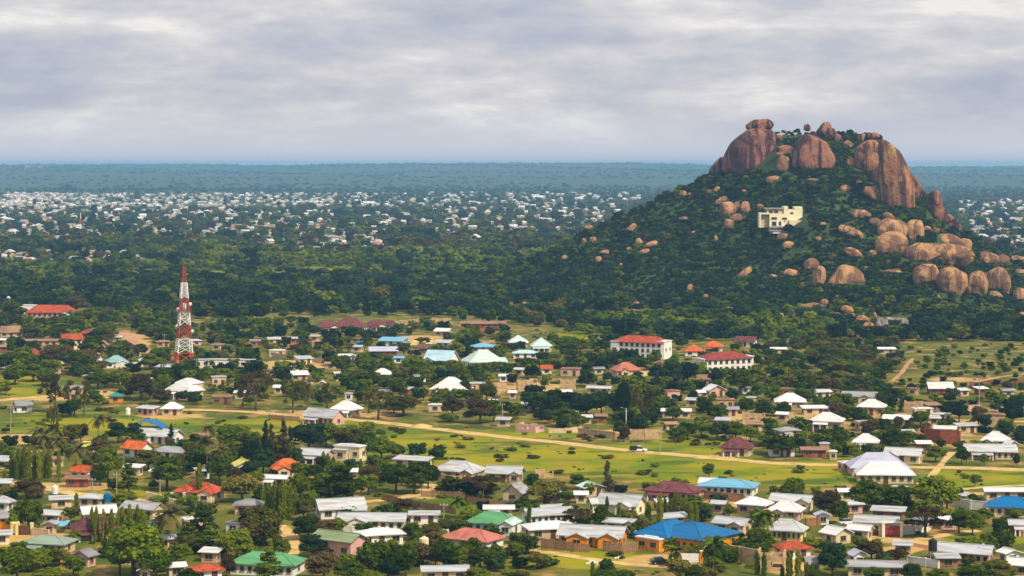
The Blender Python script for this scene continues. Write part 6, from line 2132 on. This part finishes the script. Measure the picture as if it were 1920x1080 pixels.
def plain_forest():
    n = 9500
    px, py = G.uniform(-60, 1980, n), G.uniform(497, 640, n)
    Y = flatY(py)
    x = (px - 960) / FPX * Y
    z = terrain(x, Y)
    ok = z < 1.4
    # the forest edge is ragged: it thins out where the village begins
    edge = np.interp(px, [0, 150, 300, 600, 760, 950, 1150, 1300, 1450, 1650, 1750, 1920], [598, 575, 604, 592, 592, 602, 632, 640, 640, 655, 660, 662])
    ok &= py < edge + G.uniform(-16, 6, n)
    q = zone(Z_LUSH, px, py)
    ok &= G.uniform(size=n) > q * .8
    ok &= ~((zone(Z_RED, px, py) > .5) | (zone(Z_SAND, px, py) > .5))
    w = G.gamma(7, .9, n) + 1.2
    h = w * G.uniform(.55, .85, n)
    k = FPX / Y
    for x0, x1, yt, yb in HOUSES:
        if yt < 660:
            ok &= ~((px > x0 - w * k * .35) & (px < x1 + w * k * .35) & (py > yb - 3) & (py - h * k < yb - 3) & (py < yb + 25))
    ok &= ~((np.abs(px - 345) < 16) & (py > 560))
    ok &= ~hides_rock(px, py, Y, w * k, h * k)
    x, Y, z, w, h, px, py, q = (a[ok] for a in (x, Y, z, w, h, px, py, q))
    u = G.uniform(size=len(x))
    pick = np.where(u < .58, 3, np.where(u < .76, 1, np.where(u < .93, 0, np.where(u < .96, 5, 4))))  # mostly blackish crowns: cloud shade over this band is put into leaf colour
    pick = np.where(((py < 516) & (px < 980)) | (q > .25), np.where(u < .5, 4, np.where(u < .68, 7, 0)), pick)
    return np.stack([x, Y, z - .2], 1), np.stack([w, w, h], 1), G.uniform(0, 6.28, len(x)), pick


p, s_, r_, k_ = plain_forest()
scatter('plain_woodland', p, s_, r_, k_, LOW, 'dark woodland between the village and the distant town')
print('plain', len(p))


# ------------------------------------------------------------------ the distant town
FAR = []
_fr = random.Random(5)


def fzone(x0, x1, y0, y1, n, wm=(6, 12.5), cols='wwwwzzptss'):
    for _ in range(int(n * 1.7)):
        FAR.append([_fr.uniform(x0, x1), _fr.uniform(y0, y1) if y1 - y0 < 14 else y0 + (y1 - y0) * _fr.random() ** 1.3, _fr.uniform(*wm), _fr.choice(cols)])


for a in [(0, 120, 363, 394, 95), (120, 480, 364, 390, 150), (480, 700, 363, 382, 80), (480, 760, 378, 388, 24), (700, 1200, 362, 378, 60), (780, 1130, 378, 396, 36), (0, 470, 392, 420, 52), (470, 760, 396, 425, 34), (760, 1160, 396, 424, 34), (0, 480, 424, 446, 46), (480, 720, 424, 452, 22), (560, 720, 450, 466, 14), (820, 1120, 400, 446, 18),
          (0, 150, 480, 500, 22), (150, 360, 476, 496, 18), (1800, 1925, 378, 402, 26), (1810, 1925, 402, 430, 16), (1880, 1925, 425, 465, 16), (1820, 1880, 428, 438, 8)]:
    fzone(*a)
# individual ones that can be picked out in the photograph: px, base row, width in metres, colour
for px, py, wpx, c in [(110, 401, 42, 'w'), (55, 400, 60, 't'), (180, 397, 18, 'G'), (222, 397, 18, 'B'), (160, 396, 16, 'w'), (205, 418, 20, 'w'), (24, 438, 24, 'w'), (106, 452, 26, 's'), (50, 436, 16, 't'), (116, 438, 12, 'w'), (250, 439, 14, 'w'), (280, 434, 13, 'w'), (310, 435, 18, 'w'), (362, 402, 12, 'w'), (430, 399, 16, 'w'), (395, 386, 18, 'w'), (52, 498, 34, 'w'), (100, 496, 22, 'w'), (123, 497, 16, 'w'), (206, 488, 22, 'w'), (236, 486, 22, 'w'), (275, 494, 24, 'w'), (180, 487, 16, 'w'), (478, 444, 14, 'w'), (490, 408, 20, 'w'), (550, 409, 26, 'w'), (590, 382, 26, 'w'), (778, 384, 18, 'w'), (690, 384, 22, 't'), (840, 370, 34, 'w'), (612, 415, 16, 't'), (740, 410, 16, 't'), (760, 403, 16, 'w'), (640, 468, 26, 'w'), (676, 453, 15, 'w'), (590, 470, 22, 'w'), (684, 468, 22, 'w'), (608, 466, 14, 'w'), (890, 449, 28, 'w'), (988, 430, 26, 'w'), (960, 428, 20, 'w'), (1010, 372, 24, 'w'), (1085, 375, 14, 'w'), (1118, 372, 14, 'w'), (1085, 384, 14, 'w'), (1145, 388, 16, 'w'), (1052, 400, 18, 'w'), (530, 454, 12, 'w'), (505, 456, 16, 'w'), (415, 427, 14, 'w'), (440, 470, 12, 'p'), (300, 425, 10, 'w'), (1842, 449, 22, 'w'), (1870, 451, 26, 'w'), (1908, 450, 22, 'w'), (1900, 416, 26, 'w'), (1886, 378, 20, 'w'), (1850, 414, 10, 'w'), (1895, 470, 16, 'p'), (750, 405, 10, 'w'), (692, 408, 8, 'w')]:
    FAR.append([px, py, wpx / FPX * flatY(py), c])
FAR.sort(key=lambda a: -(a[2] * FPX / flatY(a[1]) * (a[1] - 340)))
F_W = mat('far_white_sheet', (.56, .57, .59), .6, .3, .12)
F_Z = mat('far_zinc_sheet', (.36, .37, .39), .6, .3, .12)
FROOF = {'w': F_W, 'z': F_Z, 'p': ROOF['pk'], 't': ROOF['ru'], 's': F_Z, 'G': ROOF['pg'], 'B': ROOF['pb']}
FWALL = {'w': WALL['s'], 'z': WALL['s'], 'p': WALL['c'], 't': WALL['t'], 's': WALL['t'], 'G': WALL['w'], 'B': WALL['w']}
CNAME = {'w': 'white', 'z': 'zinc grey', 'p': 'pinkish', 't': 'rusty', 's': 'tan walled', 'G': 'mint', 'B': 'pale blue'}
_fm = {}


def far_geo(kind, mb, w, d, h, ri):
    """small building: walls in slot 0, roof in slot 1, dark openings in slot 2"""
    wb = wall_body(kind, w, d, h, ri, .4)
    mb.add(wb.v, wb.f, 0)
    rb, _ = roof_body(kind, w, d, h, ri, .4)
    mb.add(rb.v, rb.f, 1)
    n = max(2, int(w / 4))
    for i in range(n):
        mb.box(-w / 2 + w * (i + .5) / n, -d / 2 - .02, h * .55, 1.2, .08, 1.3, mi=2)
    return mb


_place = [(0, 150, 0, 405, 'at the dense town end'), (150, 480, 0, 392, 'in the packed town strip'), (480, 760, 0, 390, 'in the middle town strip'), (760, 1250, 0, 392, 'at the thin town end by the hill'), (0, 480, 0, 424, 'among trees below the packed strip'), (480, 760, 0, 426, 'among trees below the middle strip'), (760, 1250, 0, 460, 'among dark trees by the hill foot'), (0, 480, 0, 470, 'in the belt behind the tower'), (480, 760, 0, 476, 'in the belt between tower and hill'), (0, 170, 0, 520, 'in the pale row beyond the school'), (150, 480, 0, 520, 'in the pale row behind the tower top'), (1780, 1960, 0, 410, 'far beyond the hill under the plateau'), (1780, 1960, 0, 520, 'beyond the hill by its stony foot')]
rest = MB()
restm = [WALL['s'], F_W, M_PANE]
nthing = 0
ORD = 'first second third fourth fifth sixth seventh eighth ninth tenth eleventh twelfth thirteenth fourteenth fifteenth sixteenth seventeenth eighteenth nineteenth twentieth twenty-first twenty-second twenty-third twenty-fourth twenty-fifth twenty-sixth twenty-seventh twenty-eighth twenty-ninth thirtieth thirty-first thirty-second'.split()
_sets, _rec = {}, []
for px, py, w, c in FAR:
    Y = flatY(py)
    x = (px - 960) / FPX * Y
    kd = _fr.choice(['gable', 'gable', 'gabley', 'hip', 'flat'])
    d = min(w * _fr.uniform(.5, .8), 14)
    h = _fr.uniform(2.6, 3.8)
    rz = _fr.uniform(-.6, .6)
    if kd == 'gabley':
        kd, rz = 'gable', rz + math.pi / 2
    if nthing < 285:
        key = (kd, c, int(w / 2.5))
        if key not in _fm:
            _fm[key] = far_geo(kd, MB(), int(w / 2.5) * 2.5 + 1.2, d, h, max(.9, d * .32)).mesh('distant_house', [FWALL[c], FROOF[c], M_PANE])
        o = obj('distant_house', _fm[key], None, (x, Y, 0), (0, 0, rz))
        loc = next((t for a, b, y0, y1, t in _place if a <= px <= b and y0 <= py <= y1), 'in the distant town')
        sz = 'long ' if w > 22 else ''
        lab = f'{sz}{CNAME[c]} {"flat" if kd == "flat" else "pitched"} roof {loc}'
        tag(o, lab, 'house', f'distant houses {loc}')
        _sets.setdefault(lab, []).append((px, o))
        nthing += 1
    else:
        loc = next((t for a, b, y0, y1, t in _place if a <= px <= b and y0 <= py <= y1), 'in the distant town')
        _sets.setdefault(f'{"long " if w > 22 else ""}{CNAME[c]} {"flat" if kd == "flat" else "pitched"} roof {loc}', []).append((px, None))
        m = far_geo(kd, MB(), w, d, h, max(.9, d * .32))
        cs, sn = math.cos(rz), math.sin(rz)
        o_ = len(rest.v)
        rest.v += [(x + a * cs - b * sn, Y + a * sn + b * cs, z) for a, b, z in m.v]
        rest.f += [tuple(i + o_ for i in f) for f in m.f]
        rest.m += m.m
for lab, v in _sets.items():
    if 1 < len(v) <= len(ORD):
        for k, (a, o) in enumerate(sorted(v, key=lambda q: q[0])):
            if o:
                o['label'] = (f'{ORD[k]} {lab.split(" roof ")[0]} roof from the left ' + lab.split(' roof ')[1]) 
tag(obj('distant_town', rest.mesh('distant_town', restm)), 'mass of tiny white roofs in the distant town', kind='stuff')
# a mast far off in the town
_x, _y = flat(151, 441)
_mr = thing('distant_mast', 'thin red and white mast rising among the distant town roofs', 'mast', (_x, _y, 0))
_hm = 42 / FPX * _y
for i in range(4):
    obj('mast_section', MB().cyl((0, 0, _hm * i / 4), (0, 0, _hm * (i + 1) / 4), 2.2 - .5 * i, 1.7 - .4 * i, 4).mesh('mast_section', M_TRED if i % 2 == 0 else M_WHITE), _mr)
for px_, py_, lab in ((52, 315, 'small pinkish building alone on the plateau rim'), (75, 314, 'larger pinkish building on the plateau rim')):
    _x, _y = (px_ - 960) / FPX * 12800, 12800
    o = obj('distant_house', far_geo('gable', MB(), 26, 18, 9, 4).mesh('distant_house', [FWALL['w'], ROOF['pk'], M_PANE]), None, (_x, _y, float(terrain(_x, _y)) - .5))
    tag(o, lab, 'house')


def far_trees():
    n = 30000
    px = G.uniform(-60, 1980, n)
    py = 357 + (502 - 357) * G.uniform(size=n) ** 1.12
    Y = flatY(py)
    x = (px - 960) / FPX * Y
    z = terrain(x, Y)
    ok = (z < 4) | (Y > 2500)
    ok &= G.uniform(size=n) > .55 * zone(Z_LUSH, px, py)
    # streets and yards of the packed strip keep fewer trees
    strip = (px < 520) & (py > 362) & (py < 394)
    ok &= ~(strip & (G.uniform(size=n) < .68))
    w = G.gamma(8, 1.0, n) + 2.5
    w = np.where(Y > 4500, w * 1.15, w)
    h = w * G.uniform(.6, .95, n)
    k = FPX / Y
    fx = np.array([f[0] for f in FAR])
    fy = np.array([f[1] for f in FAR])
    fw = np.array([f[2] for f in FAR]) * FPX / flatY(fy)
    hid = np.zeros(n, bool)
    for a, b, c in zip(fx, fy, fw):
        hid |= (np.abs(px - a) < (c * .5 + w * k * .32)) & (py > b - .4) & (py - h * k < b - 1.2)
    ok &= ~(hid & (G.uniform(size=n) < .86))
    x, Y, z, w, h, px, py = (a[ok] for a in (x, Y, z, w, h, px, py))
    u = G.uniform(size=len(x))
    pick = np.where(u < .24, 3, np.where(u < .42, 1, np.where(u < .68, 0, np.where(u < .80, 6, np.where(u < .92, 5, 4)))))
    br = (px > 560) & (px < 1020) & (py > 425) & (py < 496) & (u > .35)
    pick = np.where(br, np.where(u < .65, 6, np.where(u < .85, 5, 4)), pick)
    gr = (py > 480) & (px > 380) & (px < 960) & (u > .15)
    pick = np.where(gr, np.where(u < .62, 4, np.where(u < .85, 7, 0)), pick)
    return np.stack([x, Y, z - .2], 1), np.stack([w, w, h], 1), G.uniform(0, 6.28, len(x)), pick


p, s_, r_, k_ = far_trees()
scatter('distant_woodland', p, s_, r_, k_, LOW, 'trees mingled with the distant town')
print('far', len(p))


def plateau_trees():
    n = 6000
    Y = 6900 + 8600 * G.uniform(size=n) ** .8
    x = G.uniform(-.26, .26, n) * Y
    dens = np.array([noise.noise((a * .0008, b * .0016, 7.0)) for a, b in zip(x, Y)])
    ok = dens > .03 - .3 * G.uniform(size=n)
    x, Y = x[ok], Y[ok]
    z = terrain(x, Y)
    w = G.gamma(6, 2.2, len(x)) + 6
    h = np.minimum(w * G.uniform(.3, .5, len(x)), 9)
    return np.stack([x, Y, z - .5], 1), np.stack([w, w, h], 1), G.uniform(0, 6.28, len(x)), G.choice([0, 1, 3, 3], len(x))


p, s_, r_, k_ = plateau_trees()
scatter('plateau_woodland', p, s_, r_, k_, LOW, 'thickets on the blue plateau along the horizon')


def field_shrubs():
    """low tussocks on the pastures and what was left over from the planting"""
    P, Sc, R, K = [], [], [], []
    rg = random.Random(3)
    for sp, px, py, w, h in BUSH_EXTRA:
        x, y = flat(px, py)
        k = y / FPX
        P.append((x, y, -.1)), Sc.append((w * k, w * k, h * k)), R.append(rg.uniform(0, 6)), K.append(rg.choice([0, 1, 3, 4]))
    for x0, x1, y0, y1, n in [(640, 1600, 800, 905, 420), (0, 340, 755, 815, 110), (420, 760, 800, 850, 160), (960, 1440, 800, 835, 60), (0, 200, 690, 745, 50), (1700, 1920, 880, 925, 60), (1440, 1920, 660, 760, 260), (940, 1240, 1040, 1080, 50), (600, 960, 930, 960, 40), (0, 1920, 600, 700, 420), (0, 1920, 700, 800, 420), (0, 1920, 900, 1078, 420), (1000, 1180, 615, 650, 60)]:
        for _ in range(n):
            px, py = rg.uniform(x0, x1), rg.uniform(y0, y1)
            if noise.noise((px * .02, py * .06, 1.0)) < rg.uniform(-.35, .25):
                continue
            w = rg.choice([.9, 1.4, 2.2, 3.4, 5.0])
            kk = FPX / flatY(py)
            if not clear(px, py, w * kk, w * .45 * kk, .1):
                continue
            x, y = flat(px, py)
            P.append((x, y, float(terrain(x, y)) - .1)), Sc.append((w, w * .8, min(w * rg.uniform(.2, .5), 1.3))), R.append(rg.uniform(0, 6)), K.append(rg.choice([0, 4, 4, 5, 5, 5, 6, 7]))
    return np.array(P), np.array(Sc), np.array(R), np.array(K)


p, s_, r_, k_ = field_shrubs()
scatter('pasture_undergrowth', p, s_, r_, k_, LOW, 'low tussocks and bushes dotting the pastures and yards')
print('shrubs', len(p))

# ------------------------------------------------------------------ the air
def haze():
    m = bpy.data.materials.new('haze_air')
    m.use_nodes = True
    t = m.node_tree
    t.nodes.clear()
    o = N(t, 'ShaderNodeOutputMaterial')
    v = N(t, 'ShaderNodeVolumePrincipled')
    v.inputs['Color'].default_value = HAZE_COL
    v.inputs['Density'].default_value = HAZE_D
    v.inputs['Anisotropy'].default_value = 0.0
    t.links.new(v.outputs[0], o.inputs['Volume'])
    z0, z1_ = -1.0, 121.0
    b = MB().box(0, 9800, (z0 + z1_) / 2, 19000, 21000, z1_ - z0)
    tag(obj('haze', b.mesh('haze', m)), kind='stuff')


HAZE_COL, HAZE_D = (.30, .60, 1.0, 1), 8.2e-5
haze()
